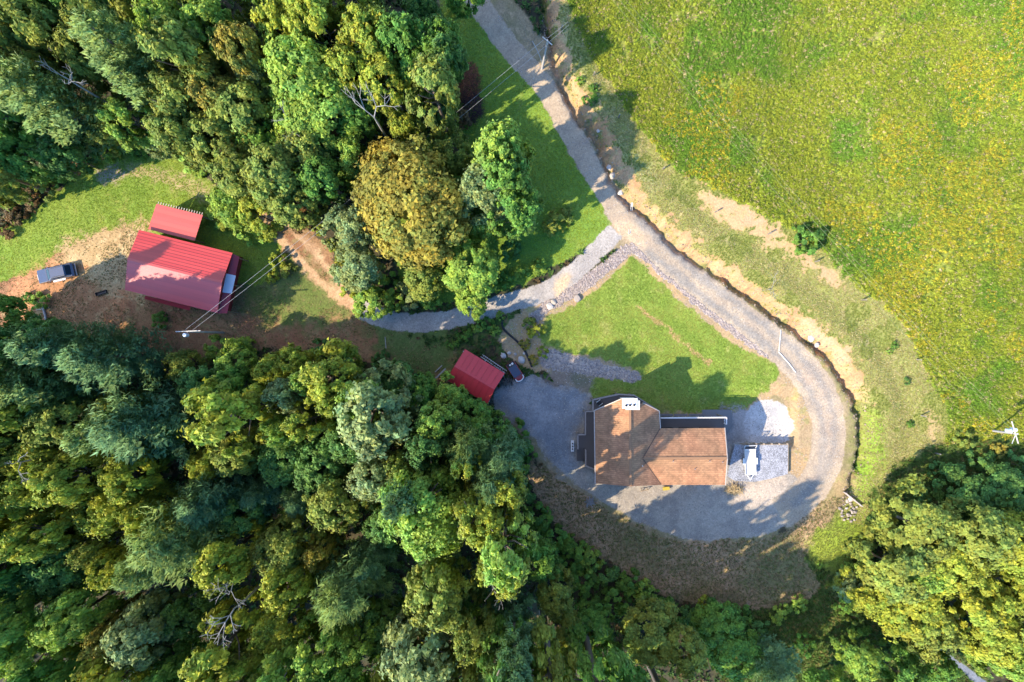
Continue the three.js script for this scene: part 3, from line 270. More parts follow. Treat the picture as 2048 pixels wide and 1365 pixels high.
// trees that stand outside the frame and throw their shade into it
trees(20, [-90, 660, 70, 'G', 18], [-90, 750, 70, 'D', 23], [-60, 820, 70, 'Y', 22], [-170, 700, 60, 'Y', 18], [-200, 694, 34, 'T', 28], [-235, 722, 30, 'T', 29], [-70, 930, 70, 'B', 22], [-60, 1040, 70, 'Y', 22], [-70, 1160, 70, 'G', 22], [-60, 1280, 70, 'L', 22], [-180, 860, 70, 'G', 24], [-190, 1060, 70, 'T', 26], [-190, 1240, 70, 'L', 24], [40, 1420, 66, 'G', 22], [160, 1430, 66, 'Y', 24], [300, 1430, 66, 'G', 22], [420, 1440, 66, 'B', 24], [540, 1420, 66, 'L', 22], [660, 1430, 66, 'G', 24], [780, 1440, 66, 'Y', 22], [900, 1440, 66, 'B', 25], [1010, 1440, 66, 'G', 32], [1110, 1450, 70, 'B', 31], [1220, 1460, 70, 'G', 30], [1290, 1530, 70, 'G', 28], [1400, 1570, 70, 'B', 28], [1700, 1440, 60, 'G', 14], [-60, 60, 60, 'B', 20], [-60, 200, 60, 'G', 20], [-60, 330, 60, 'B', 16], [2110, 1120, 60, 'Y', 16], [2110, 1260, 60, 'B', 16], [230, -60, 60, 'B', 19], [90, -60, 60, 'G', 19], [520, -60, 60, 'L', 19], [680, -60, 60, 'Y', 19], [380, -60, 60, 'B', 19], [930, -50, 40, 'G', 12]);
// shrubs
shrubs([1613, 482, 32, 'G'], [1112, 443, 26, 'B'], [1135, 425, 12, 'B'], [768, 575, 30, 'L'], [790, 605, 22, 'L'], [820, 590, 26, 'W'], [855, 598, 24, 'L'], [700, 575, 20, 'Y'], [680, 520, 14, 'Y'], [665, 490, 12, 'Y'], [640, 455, 14, 'Y'], [980, 570, 20, 'L'], [1010, 560, 18, 'G'], [1040, 545, 16, 'L'], [1075, 535, 16, 'L'], [1020, 500, 22, 'D'], [60, 400, 22, 'R'], [90, 375, 24, 'B'], [30, 430, 20, 'R'], [120, 350, 22, 'L'], [150, 330, 20, 'R'], [8, 460, 18, 'R'], [25, 380, 34, 'G'], [80, 350, 28, 'W'], [225, 305, 20, 'L'], [270, 300, 22, 'G'], [345, 300, 18, 'W'], [385, 305, 34, 'L'], [400, 335, 22, 'L'], [420, 430, 26, 'L'], [450, 440, 24, 'Y'], [490, 460, 26, 'L'], [530, 470, 20, 'L'], [600, 425, 34, 'R'], [620, 400, 20, 'B'], [555, 520, 18, 'Y'], [545, 555, 14, 'Y'], [575, 540, 14, 'B'], [320, 637, 17, 'G'], [80, 602, 18, 'L'], [55, 597, 12, 'G'],
  [1072, 660, 16, 'Y'], [1060, 645, 14, 'B'], [1085, 705, 12, 'Y'], [1050, 690, 12, 'O'], [1068, 720, 10, 'O'], [955, 655, 14, 'L'], [975, 648, 14, 'G'], [990, 660, 12, 'L'], [930, 672, 14, 'G'], [1000, 630, 10, 'L'], [930, 790, 20, 'G'], [960, 815, 18, 'G'], [985, 835, 18, 'G'], [1025, 865, 26, 'G'], [1045, 900, 26, 'G'], [1030, 930, 26, 'L'], [1045, 985, 22, 'D'], [1080, 1040, 30, 'G'], [1110, 1075, 30, 'G'], [1085, 1085, 20, 'W'], [1150, 1100, 30, 'G'], [1180, 1115, 26, 'L'], [1130, 1130, 26, 'G'], [1170, 1160, 30, 'G'], [1210, 1150, 24, 'D'], [1255, 1165, 26, 'G'], [1230, 1200, 32, 'G'], [1290, 1180, 24, 'L'], [1310, 1210, 30, 'G'], [1180, 1215, 30, 'G'], [1335, 1240, 28, 'G'], [1380, 1240, 26, 'D'], [1400, 1270, 26, 'G'], [1480, 1235, 24, 'G'], [1510, 1260, 26, 'D'], [1410, 1205, 16, 'Y'], [1560, 1225, 20, 'L'], [1600, 1205, 18, 'L'], [1610, 1290, 22, 'G'], [1690, 1300, 20, 'L'], [1720, 1260, 18, 'G'], [1185, 175, 10, 'G'], [1160, 160, 9, 'L'], [1790, 690, 8, 'G'], [1815, 762, 7, 'D'], [1820, 848, 8, 'G'], [1780, 703, 6, 'L'], [1640, 1130, 8, 'L'], [905, 690, 12, 'G'], [640, 700, 20, 'D'], [700, 735, 24, 'D'], [760, 720, 20, 'D'], [495, 700, 22, 'L'], [430, 700, 26, 'L'], [1930, 880, 20, 'B'], [2000, 900, 16, 'O'], [1960, 920, 24, 'D'], [1880, 940, 20, 'D'], [2035, 930, 26, 'D'], [1850, 990, 18, 'D'], [1180, 200, 14, 'G'], [925, 240, 22, 'R'], [890, 270, 20, 'B'], [875, 230, 18, 'D'], [885, 145, 18, 'D'], [1020, 330, 14, 'G'], [905, 20, 14, 'Y']);
namePlants();
{ // bare and dead wood
  const dead = (px, py, seed, size, label, m, up, r0, lift = 0) => { const q = G(px, py, lift); const o = thing('dead_tree', label, 'dead tree', V(q.x, q.y - lift, q.z)); if (lift) obj('trunk', cyl(V(0, -.3, 0), V(0, lift + .2, 0), r0 * 1.6, r0, 6), m, o); const b = obj('branch', bareGeo(seed, size, up, r0), m, o); b.position.y = lift; return o; };
  const grey = lin(.27, .25, .23), brown = lin(.13, .09, .07);
  dead(755, 245, 11, 5.5, 'bleached dead tree with spreading limbs left of the brush pile', grey, .1, .12, 12);
  dead(485, 1205, 12, 6, 'largest pale dead tree amid golden crowns in the lower wood', grey, 0, .13, 16); dead(480, 1150, 15, 4.5, 'smaller pale dead branches above the largest dead tree', grey, 0, .09, 15);
  dead(155, 170, 13, 4, 'white bent dead branch beside the blue-green pine at upper left', grey, 0, .1, 15); dead(60, 920, 14, 4, 'grey dead limbs at the left edge in mid wood', grey, 0, .08, 17);
  dead(600, 265, 16, 3.5, 'thin dead branches below the light green crowns of the top wood', grey, 0, .07, 12); dead(985, 1175, 17, 3, 'pale dead twigs by the dark gap at lower centre', grey, .1, .06, 16); dead(975, 330, 18, 3.5, 'slim pale dead trunk in the tree island', grey, .1, .09, 8);
  shrubs([1705, 1095, 18, 'B'], [1722, 1120, 20, 'D'], [1700, 1140, 18, 'L'], [1735, 1085, 18, 'B'], [1750, 1050, 18, 'D'], [1775, 1030, 20, 'B'], [1690, 1215, 18, 'G'], [1710, 1235, 16, 'B'], [1800, 1300, 20, 'D']); namePlants();
  dead(1537, 579, 21, 3.2, 'small bare sapling casting a thin shadow on the grass verge', lin(.3, .27, .24), .8, .05); dead(1065, 92, 22, 3, 'bare leaning sapling left of the lane at the top', lin(.2, .18, .15), .6, .045);
  const s = thing('dead_sapling', 'pale curved dead stem leaning over the lane at the top', 'dead sapling', G(1086, 136)); obj('trunk', tube([V(0, -.2, 0), V(-.35, .9, -.9), V(-.9, 1.5, -1.9), V(-1.5, 1.7, -2.9)], .06, 16), lin(.34, .32, .28), s);
}

// ---------- buildings ----------
const plate = (pts, t) => { const n = pts[1].clone().sub(pts[0]).cross(pts[2].clone().sub(pts[0])).normalize().multiplyScalar(t / 2), A = pts.map(p => p.clone().add(n)), B = pts.map(p => p.clone().sub(n)), pos = []; const q = (...v) => v.forEach(p => pos.push(p.x, p.y, p.z)); for (let i = 1; i < pts.length - 1; i++) { q(A[0], A[i], A[i + 1]); q(B[0], B[i + 1], B[i]); } pts.forEach((_, i) => { const j = (i + 1) % pts.length; q(A[i], B[i], A[j], A[j], B[i], B[j]); }); const g = new THREE.BufferGeometry(); g.setAttribute('position', new THREE.Float32BufferAttribute(pos, 3)); g.setAttribute('uv', new THREE.Float32BufferAttribute(new Float32Array(pos.length / 3 * 2), 2)); g.computeVertexNormals(); return g; };
const shingleTex = noiseTexture(512, (u, v, i, j) => { const row = Math.floor(v * 18), k = Math.floor(u * 16 + (row % 2) * .5), t = h2(k % 16, row, 3), edge = (v * 18) % 1 < .16 ? .8 : 1, n = pn(u, v, 128, 4), m = pn(u, v, 6, 5), w = pn(u, v, 3, 8); const c = (.74 + .14 * t + .24 * n) * edge * (.9 + .2 * m); return [c * (.80 + .06 * w), c * .66, c * .52]; });
shingleTex.repeat.set(1 / 4.5, 1 / 4.5);
const shingle = new THREE.MeshStandardMaterial({ map: shingleTex, bumpMap: shingleTex, bumpScale: .025, roughness: .92, color: new THREE.Color().setRGB(.60, .51, .44), side: THREE.DoubleSide });
const trim = lin(.40, .34, .29, .6), siding = lin(.42, .30, .20, .7), deckWood = lin(.085, .075, .07, .8), railWood = lin(.24, .21, .19, .7), glass = new THREE.MeshStandardMaterial({ color: 0x0a0f14, roughness: .06, metalness: .2 });
const white = lin(.66, .65, .62, .5), black = lin(.012, .012, .014, .5), concrete = lin(.3, .29, .28, .9), timber = lin(.25, .19, .13, .9), steel = lin(.45, .46, .48, .35, { metalness: .7 });
{
  const t = thing('house', 'brown shingled house with white chimney and dark decks', 'house', null);
  const yl = x => lerp(5, 7.4, (x - 1189) / 71), yr = x => Math.max(5, lerp(7.4, 5, (x - 1260) / 60));
  const Q = (...a) => a.map(([x, y, h]) => P(x, y, h));
  const foot = Q([1196, 827, 4.8], [1244, 805, 4.8], [1258, 800, 4.8], [1286, 810, 4.8], [1312, 827, 4.8], [1314, 861, 4.8], [1443, 861, 4.8], [1444, 964, 4.8], [1197, 962, 4.8]);
  obj('wall', [slab(foot, 6.1), ...[[[1196, 827], [1258, 800, 7.05], [1258, 800]], [[1258, 800], [1258, 800, 7.05], [1312, 827]], [[1197, 962], [1259, 963, 7.2], [1318, 962]], [[1443, 861], [1445, 916, 6.15], [1444, 964]]].map(f => plate(Q(...f.map(p => [p[0], p[1], p[2] ?? 4.8])), .16))], siding, t);
  const roofs = [obj('roof', slab(Q([1189, 821, 5], [1244, 797, yl(1244)], [1244.5, 816, yl(1244.5)], [1260, 816, 7.4], [1261, 973, 7.4], [1191, 967, 5]), .16), shingle, t),
    obj('roof', slab(Q([1260, 816, 7.4], [1275, 816, yr(1275)], [1286, 805.5, yr(1286)], [1318, 822, 5.08], [1320.5, 857, 5.0], [1285, 917, yr(1285)], [1323, 970, 5], [1261, 973, 7.4]), .16), shingle, t),
    obj('roof', slab(Q([1320.5, 857, 5], [1449, 856, 5], [1454, 916, 6.4], [1285, 917, 6.4]), .16), shingle, t), obj('roof', slab(Q([1285, 917, 6.4], [1454, 916, 6.4], [1450, 970, 5], [1323, 970, 5]), .16), shingle, t)];
  obj('ridge_cap', [bar(P(1260, 817, 7.43), P(1261, 973, 7.43), .28, .06), bar(P(1287, 917, 6.43), P(1454, 916, 6.43), .28, .06)], lin(.25, .135, .07), t);
  obj('valley_flashing', [bar(P(1320, 857.5, 5.06), P(1286, 916, 6.42), .1, .03), bar(P(1286, 918, 6.42), P(1322.5, 969.5, 5.06), .1, .03)], lin(.10, .06, .04), t);
  for (const [a, b] of [[[1189, 821, 4.95], [1244, 797, yl(1244) - .05]], [[1286, 805.5, yr(1286) - .05], [1318, 822, 4.98]], [[1318.6, 822, 4.98], [1321, 856.5, 4.96]], [[1449.6, 856, 4.96], [1454.7, 916, 6.37]], [[1454.7, 916, 6.37], [1450.6, 970.5, 4.96]], [[1188.5, 821, 4.95], [1190.5, 967, 4.95]], [[1244.5, 797, 6.8], [1244.5, 815, 6.8]]]) obj('fascia', bar(P(...a), P(...b), .1, .2), trim, t);
  const ch = obj('chimney', [rbox(1.72, 4.6, 1.16, .03).translate(...P(1259.5, 807, 5.55).setY(5.55).toArray())], lin(.5, .48, .45, .8), t);
  const cp = obj('chimney_cap', rbox(1.86, .1, 1.3, .03).translate(...P(1260, 807, 7.92).toArray()), lin(.6, .58, .55, .6), ch);
  for (const [x, y] of [[1252.5, 811], [1260, 810.5], [1268.5, 810.2]]) obj('flue', [new THREE.CylinderGeometry(.13, .13, .22, 10, 1, true).translate(...P(x, y, 8.05).toArray()), new THREE.CylinderGeometry(.12, .12, .02, 10).translate(...P(x, y, 8.0).toArray())], black, ch);
  for (const [x, y, h] of [[1346, 922, 6.28], [1419, 922, 6.28], [1390, 938, 5.9], [1445, 924, 6.2], [1285, 932, 6.5]]) obj('vent_pipe', new THREE.CylinderGeometry(.05, .05, .45, 8).translate(...P(x, y, h + .1).toArray()), x === 1285 ? white : steel, t);
  // windows and doors under the eaves
  const onWall = (name, a, b, y0, y1, m) => obj(name, plate([P(...a).setY(y0), P(...b).setY(y0), P(...b).setY(y1), P(...a).setY(y1)], .22), m, t);
  for (const [a, b] of [[[1330, 860.6, 4.8], [1352, 860.6, 4.8]], [[1366, 860.6, 4.8], [1394, 860.6, 4.8]], [[1408, 860.6, 4.8], [1430, 860.6, 4.8]]]) { onWall('window', a, b, 2.6, 4.4, glass); onWall('window', a, b, .1, 1.7, glass); }
  onWall('window', [1203, 824, 4.8], [1236, 809.5, 4.8], 2.9, 4.6, glass); onWall('window', [1292, 814, 4.8], [1308, 824.5, 4.8], 2.9, 4.6, glass); onWall('door', [1195.6, 850, 4.8], [1195.6, 866, 4.8], 1.75, 3.8, trim); onWall('window', [1195.6, 880, 4.8], [1195.6, 905, 4.8], 2.5, 3.8, glass); onWall('window', [1230, 962.4, 4.8], [1250, 962.4, 4.8], 1.6, 3, glass); onWall('window', [1370, 964.4, 4.8], [1400, 964.4, 4.8], 1.6, 3, glass);
  // decks: boards run as real strips with gaps
  function deck(name, pts, y, along) { const d = obj(name, slab(pts.map(([a, b]) => P(a, b, y)), .22), deckWood, t); const xs = pts.map(p => P(p[0], p[1], y)); for (let k = 0; k < xs.length; k++) { const q = xs[k].clone().setY(hgt(xs[k].x, xs[k].z) - .2), c = V(0, 0, 0); xs.forEach(v => c.add(v)); c.multiplyScalar(1 / xs.length); const dd = c.sub(xs[k]).setY(0).normalize().multiplyScalar(.15); obj('deck_post', bar(q.add(dd), xs[k].clone().setY(y - .22).add(dd), .14), timber, t); } return d; }
  function railing(pts, y, m = railWood) { const q = pts.map(([a, b]) => P(a, b, y)); for (let i = 0; i < q.length - 1; i++) { const a = q[i], b = q[i + 1], n = Math.max(1, Math.round(a.distanceTo(b) / 1.7)); obj('handrail', bar(a.clone().setY(y + 1), b.clone().setY(y + 1), .15, .05), m, t); obj('rail', bar(a.clone().setY(y + .12), b.clone().setY(y + .12), .05, .09), m, t); for (let k = 0; k <= n; k++) { if (k === n && i < q.length - 2) continue; const p = a.clone().lerp(b, k / n); obj('rail_post', bar(p.clone().setY(y), p.clone().setY(y + .98), .1), m, t); } } }
  deck('deck', [[1184, 798], [1236, 787], [1266, 789], [1317, 821], [1312, 830], [1258, 803], [1196, 830], [1184, 824]], 2.4); railing([[1184.5, 822], [1184.5, 798.5], [1236, 787.5], [1266, 789.5], [1316, 821]], 2.4);
  deck('deck', [[1169, 821], [1197, 821], [1197, 940], [1170, 930], [1169.5, 897], [1154, 897], [1154, 867], [1169, 867]], 1.6); railing([[1196, 821.5], [1169.5, 821.5], [1169.5, 867.5], [1154.5, 867.5], [1154.5, 896]], 1.6); railing([[1170, 898], [1170, 929.5], [1196, 940]], 1.6);
  for (let k = 0; k < 6; k++) obj('step', box(1.0, .05, .3).translate(...P(1161.5, 899 + 4.2 * k, 1.45 - .17 * k).toArray()), deckWood, t);
  deck('deck', [[1315, 834], [1449, 833], [1449, 862], [1315, 862]], 2.4); railing([[1319, 834.5], [1448.5, 833.5], [1448.5, 847]], 2.4, lin(.62, .56, .52, .6));
  obj('eave_beam', [0, 1, 2, 3].map(k => bar(P(1320 + 29 * k, 830, .4), P(1346 + 29 * k, 830, .4), .25, .06)), lin(.16, .15, .15), t);
}
tag(obj('patio', slab([P(1318, 819, -.6), P(1462, 820, -.6), P(1466, 850, -.6), P(1452, 872, -.6), P(1318, 872, -.6)], .5), lin(.15, .15, .15)), 'dark paved patio strip in the shade behind the house', 'patio', null, 'structure');
{ // raised gravel terrace with its timber retaining wall
  const g = thing('retaining_wall', 'low timber wall with upright posts holding the raised gravel terrace', 'retaining wall', null), y = .66;
  for (let k = 0; k < 5; k++) { obj('plank', bar(P(1485, 889.3, y - .15).setY(y - .1 - .26 * k), P(1577, 889.3, y).setY(y - .1 - .26 * k), .07, .25), timber, g); obj('plank', bar(P(1577, 889.3, y).setY(y - .1 - .26 * k), P(1576.5, 947, y).setY(y - .1 - .26 * k), .07, .25), timber, g); }
  for (const x of [1497, 1512, 1527, 1543, 1558, 1574]) obj('wall_post', bar(P(x, 887.6, 0).setY(-1), P(x, 887.6, y).setY(y + .3), .15), lin(.38, .3, .22), g);
  const q = (a, b) => P(a, b, y); const ter = obj('gravel_terrace', slab([q(1470, 890), q(1576.5, 890), q(1576, 948), q(1545, 957), q(1510, 964), q(1470, 962), q(1455, 952), q(1462, 920)], 1.2), new THREE.MeshStandardMaterial({ map: noiseTexture(256, (u, v, i, j) => { const n = .45 + .3 * pn(u, v, 64, 1) + .28 * pn(u, v, 120, 2) + .12 * pn(u, v, 7, 3) - .12; return [n * .93, n * .95, n]; }), color: new THREE.Color().setRGB(.72, .69, .66), roughness: 1 }), scene); ter.material.map.repeat.set(1 / 5, 1 / 5); tag(ter, 'raised pale blue-grey gravel terrace under the white trailer', 'gravel terrace', null, 'structure');
}
const redMat = (r, g, b, rough, coat) => new THREE.MeshPhysicalMaterial({ color: new THREE.Color().setRGB(r, g, b), roughness: rough, clearcoat: coat, clearcoatRoughness: .3, side: THREE.DoubleSide });
const lerp3 = (a, b, t) => a.clone().lerp(b, t);
// a sheet-metal slope of lapped strips; a-b is the lower edge, d-c the upper one
function strips(parent, [a, b, c, d], n, mats, across, t = .035) { const out = []; for (let k = 0; k < n; k++) { const u = k / n, v = (k + 1) / n, lift = across ? .0 : .075; let p;
    if (across) p = [lerp3(a, b, u + .006), lerp3(a, b, v), lerp3(d, c, v), lerp3(d, c, u + .006)]; else { p = [lerp3(a, d, u), lerp3(b, c, u), lerp3(b, c, v + .01), lerp3(a, d, v + .01)]; p[0].y += lift; p[1].y += lift; }
    const g = [slab(p, t)]; if (across) g.push(bar(p[0].clone().setY(p[0].y + .02), p[3].clone().setY(p[3].y + .02), .05, .05)); out.push(obj('roof_panel', g, mats[k % mats.length], parent)); } return out; }
{
  const t = thing('carport', 'small red metal roofed carport at the edge of the lower wood', 'carport', null), m = [redMat(.56, .035, .04, .42, .25), redMat(.53, .032, .037, .45, .25)], m2 = m;
  const A = P(929.8, 698, 2.6), B = P(1009.5, 746.7, 2.6), C = P(989.5, 778, 3.25), D = P(909, 731.5, 3.25), E_ = P(975.5, 807.7, 2.6), F = P(892, 759.6, 2.6);
  const r = obj('roof', [bar(D.clone().setY(3.2), C.clone().setY(3.2), .1, .1)], steel, t); strips(r, [A, B, C, D], 8, m, true); strips(r, [F, E_, C, D], 8, m2, true); obj('ridge_cap', bar(D.clone().setY(3.28), C.clone().setY(3.28), .2, .03), m[0], r);
  for (const [p, q] of [[A, F], [B, E_]]) for (const s of [.08, .92]) { const e = lerp3(p, q, s); obj('post', bar(e.clone().setY(-1), e.clone().setY(2.55), .1), steel, t); }
  for (const s of [.5]) for (const [p, q] of [[A, B], [F, E_]]) { const e = lerp3(p, q, s); obj('post', bar(e.clone().setY(-1), e.clone().setY(2.55), .1), steel, t); }
  obj('wall', [plate([A.clone().setY(.3), B.clone().setY(.3), B.clone().setY(2.4), A.clone().setY(2.4)].map(p => p.lerp(lerp3(C, D, .5).setY(p.y), .06)), .05)], m[1], t);
}
{
  const t = thing('barn', 'large red metal roofed barn with sunlit ridge', 'barn', null), m = [redMat(.45, .03, .028, .43, .45), redMat(.48, .036, .032, .45, .45), redMat(.42, .027, .026, .42, .45)], md = m;
  const A = P(278, 459.6, 3.25), B = P(465, 505.8, 3.25), C = P(443.8, 564, 4.6), D = P(254.7, 517.3, 4.6), E_ = P(434.5, 626, 3.25), F = P(249.5, 579.6, 3.25);
  const r = obj('roof', bar(D.clone().setY(4.5), C.clone().setY(4.5), .15, .1), timber, t); strips(r, [A, B, C, D], 10, m, false); strips(r, [F, E_, C, D], 9, md, false); obj('ridge_cap', bar(D.clone().setY(4.64), C.clone().setY(4.64), .3, .03), m[0], r);
  const inn = (p, q, s) => p.clone().lerp(q, s); const cen = [A, B, E_, F].reduce((a, p) => a.add(p), V(0, 0, 0)).multiplyScalar(.25); const w = [A, B, E_, F].map(p => p.clone().lerp(cen, .04).setY(3.15));
  obj('wall', [slab(w, 4.4), plate([w[1], w[2], lerp3(C, cen, .04).setY(4.5)], .1), plate([w[0], w[3], lerp3(D, cen, .04).setY(4.5)], .1)], redMat(.26, .03, .03, .7, 0), t);
  const lt = obj('lean_to_roof', slab([P(465, 507, 2.95), P(478.5, 513.5, 2.6), P(454, 626.5, 2.6), P(434.5, 627, 2.95)], .05), redMat(.30, .022, .03, .5, .2), t);
  obj('skylight', slab([P(452.5, 547, 2.98), P(471, 551, 2.72), P(463, 587, 2.72), P(444, 584.6, 2.98)], .05), lin(.60, .66, .74, .5), lt);
  for (const [x, y] of [[476, 516], [465, 570], [453, 623]]) obj('post', bar(P(x, y, 2.55).setY(-1.6), P(x, y, 2.55), .12), timber, t);
  obj('lean_to_roof', slab([P(290, 591, 2.75), P(381, 613, 2.75), P(378, 621, 2.4), P(288, 598, 2.4)], .05), redMat(.30, .022, .03, .5, .2), t);
}
{
  const t = thing('shed', 'open shed with faded red roof and protruding rafter ends', 'shed', null), m = [redMat(.48, .065, .055, .55, .15), redMat(.45, .06, .05, .57, .15), redMat(.51, .075, .06, .55, .15)];
  const A = P(312.4, 408, 2.75), B = P(405, 430.7, 2.75), C = P(389, 481.6, 2.25), D = P(295.9, 458, 2.25); const r = obj('roof', bar(lerp3(A, D, .5), lerp3(B, C, .5), .06, .04).translate(0, -.1, 0), timber, t); strips(r, [D, C, B, A], 7, m, false);
  const dir = lerp3(A, D, 0).sub(D).normalize(); for (let k = 0; k < 18; k++) { const p = lerp3(A, B, (k + .5) / 18).setY(2.66); obj('rafter', bar(p.clone().addScaledVector(dir, -.4).setY(2.58), p.clone().addScaledVector(dir, .38), .07, .12), lin(.5, .4, .34), t); }
  for (const [p, s] of [[A, .06], [B, .06], [C, .06], [D, .06]]) { const e = p.clone().lerp(lerp3(A, C, .5), s); obj('post', bar(e.clone().setY(-1.6), e.clone().setY(p.y - .1), .14), timber, t); }
  obj('wall', plate([lerp3(A, D, .05).setY(-1.5), lerp3(D, A, .05).setY(-1.5), lerp3(D, A, .05).setY(2.15), lerp3(A, D, .05).setY(2.6)], .06), timber, t);
}
// ---------- vehicles ----------
const tyreM = lin(.015, .015, .016, .9);
function wheel(parent, x, y, z, R, w) { const o = obj('wheel', new THREE.TorusGeometry(R * .78, R * .24, 10, 22).scale(1, 1, w / (R * .48)).translate(x, y, z), tyreM, parent); obj('rim', new THREE.CylinderGeometry(R * .58, R * .58, w * .7, 16).rotateX(Math.PI / 2).translate(x, y, z), steel, o); }
{
  const q = G(119.5, 548), t = thing('parked_car', 'dark navy car parked on the earth yard left of the barn', 'car', q, Math.PI + .222);
  const paint = new THREE.MeshPhysicalMaterial({ color: new THREE.Color().setRGB(.025, .04, .085), roughness: .3, clearcoat: 1, clearcoatRoughness: .08 });
  obj('body', [profile([[2.42, .42], [2.45, .75], [2.3, .95], [1.2, 1.06], [-2.2, 1.08], [-2.42, .95], [-2.45, .4]], 1.78, .06)], paint, t);
  obj('cabin', profile([[1.0, 1.02], [.35, 1.55], [-1.55, 1.62], [-2.2, 1.05]], 1.5, .07), paint, t);
  obj('windshield', plate([V(1.04, 1.1, -.66), V(1.04, 1.1, .66), V(.42, 1.58, .58), V(.42, 1.58, -.58)], .03), glass, t); obj('rear_window', plate([V(-2.2, 1.14, -.64), V(-2.2, 1.14, .64), V(-1.72, 1.55, .58), V(-1.72, 1.55, -.58)], .03), glass, t);
  for (const s of [-1, 1]) { obj('side_window', box(1.9, .36, .03, -.55, 1.32, .765 * s), glass, t); obj('headlight', rbox(.14, .14, .34, .03, 2.36, .82, .62 * s), white, t); obj('mirror', rbox(.14, .12, .2, .03, .75, 1.12, .93 * s), paint, t); obj('roof_rail', bar(V(.1, 1.66, .6 * s), V(-1.5, 1.7, .6 * s), .04), black, t); for (const x of [1.5, -1.5]) wheel(t, x, .34, .8 * s, .34, .22); obj('running_board', box(1.7, .06, .16, 0, .38, .93 * s), steel, t); }
  obj('bumper', [rbox(.16, .22, 1.7, .05, 2.5, .52, 0), rbox(.16, .22, 1.7, .05, -2.5, .52, 0)], lin(.5, .5, .5, .4), t); obj('grille', box(.04, .16, .8, 2.47, .78, 0), white, t); 
}
{
  const t = thing('utility_vehicle', 'small red utility vehicle with navy canopy beside the carport', 'utility vehicle', G(1030.5, 742.5), -.985), red = redMat(.4, .03, .02, .4, .5), navy = new THREE.MeshPhysicalMaterial({ color: new THREE.Color().setRGB(.018, .025, .05), roughness: .35, clearcoat: .6 });
  obj('body', [profile([[1.25, .4], [1.3, .62], [.6, .85], [-1.2, .8], [-1.3, .42]], 1.3, .06)], red, t); obj('canopy', rbox(1.5, .07, 1.16, .03, -.1, 1.72, 0), navy, t); for (const [x, z] of [[.6, .5], [.6, -.5], [-.8, .5], [-.8, -.5]]) obj('canopy_post', bar(V(x * 1.15, .7, z * 1.06), V(x, 1.7, z), .05), black, t);
  obj('seat', [rbox(.5, .2, 1, .06, -.25, .86, 0), rbox(.14, .55, 1, .05, -.52, 1.1, 0)], black, t); obj('cargo_bed', [box(.75, .06, 1.2, -.98, .86, 0), box(.05, .25, 1.2, -1.34, .98, 0)], black, t); for (const [z, w] of [[-.25, .3], [.1, .22]]) obj('container', rbox(w, .25, .26, .04, -1.08, 1.0, z), white, t);
  obj('front_bar', tube([V(.85, .98, -.56), V(1.15, 1.0, -.52), V(1.36, .95, -.25), V(1.4, .93, 0), V(1.36, .95, .25), V(1.15, 1.0, .52), V(.85, .98, .56)], .08, 24, 8), white, t); for (const x of [.85, -.85]) for (const s of [-1, 1]) wheel(t, x, .31, .62 * s, .31, .26); obj('steering_wheel', new THREE.TorusGeometry(.16, .02, 6, 16).rotateY(1.1).translate(.35, 1.1, -.25), black, t);
}
{
  const t = thing('flatbed_trailer', 'white flatbed trailer with mesh ramp on the gravel terrace', 'trailer', P(1497.5, 923, .67), -Math.PI / 2 + .03); t.position.y = .66;
  obj('deck', rbox(3.35, .1, 1.4, .03, 0, .55, 0), lin(.5, .47, .43, .6), t); for (const s of [-1, 1]) { obj('side_rail', bar(V(-1.66, .68, .68 * s), V(1.66, .68, .68 * s), .07, .18), white, t); obj('fender', rbox(.85, .06, .24, .03, -.15, .72, .86 * s), white, t); wheel(t, -.15, .33, .86 * s, .33, .2); obj('drawbar', bar(V(1.6, .48, .5 * s), V(2.3, .46, .04 * s), .09), white, t); }
  obj('seam', box(.03, .02, 1.36, -.2, .605, 0), lin(.5, .48, .46), t); obj('crossboard', rbox(.14, .3, 1.5, .03, -1.68, .75, 0), white, t);
  const rp = obj('ramp', [bar(V(-1.8, .62, -.72), V(-2.25, 1.15, -.78), .07), bar(V(-1.8, .62, .72), V(-2.25, 1.15, .78), .07), bar(V(-2.25, 1.15, -.8), V(-2.25, 1.15, .8), .07)], white, t); for (let k = 0; k < 7; k++) obj('slat', bar(V(-1.84 - .06 * k, .66 + .07 * k, -.72), V(-1.84 - .06 * k, .66 + .07 * k, .72), .03), black, rp); obj('hitch', rbox(.25, .1, .12, .03, 2.4, .48, 0), steel, t); obj('jack', new THREE.CylinderGeometry(.04, .04, .7, 8).translate(2.15, .4, .12), steel, t);
}
// ---------- poles, wires, channels, fences ----------
function pole(label, base, top, arms) { const t = thing('utility_pole', label, 'utility pole', base); const d = top.clone().sub(base); obj('pole', cyl(V(0, -.4, 0), d, .15, .1, 10), lin(.4, .38, .36), t); for (const [a, b, y] of arms) obj('crossarm', bar(V(d.x + a[0], d.y + y, d.z + a[1]), V(d.x + b[0], d.y + y, d.z + b[1]), .11, .1), lin(.5, .45, .38), t); return [t, d]; }
function can(t, p, tilt) { const c = obj('transformer', [new THREE.CylinderGeometry(.24, .24, .75, 14).translate(...p), new THREE.CylinderGeometry(.2, .24, .08, 14).translate(p[0], p[1] + .41, p[2])], lin(.55, .62, .72, .4), t); obj('bushing', new THREE.CylinderGeometry(.04, .06, .25, 8).translate(p[0] - .08, p[1] + .5, p[2]), white, c); }
const topL = P(374, 663, 8.6), footL = V(topL.x, hgt(topL.x, topL.z), topL.z), topC = P(1095, 80, 7), footC = V(topC.x - .4, hgt(topC.x, topC.z), topC.z + .9), topR = P(2036, 868, 8.5), footR = P(1966, 858, 0); footR.y = hgt(footR.x, footR.z);
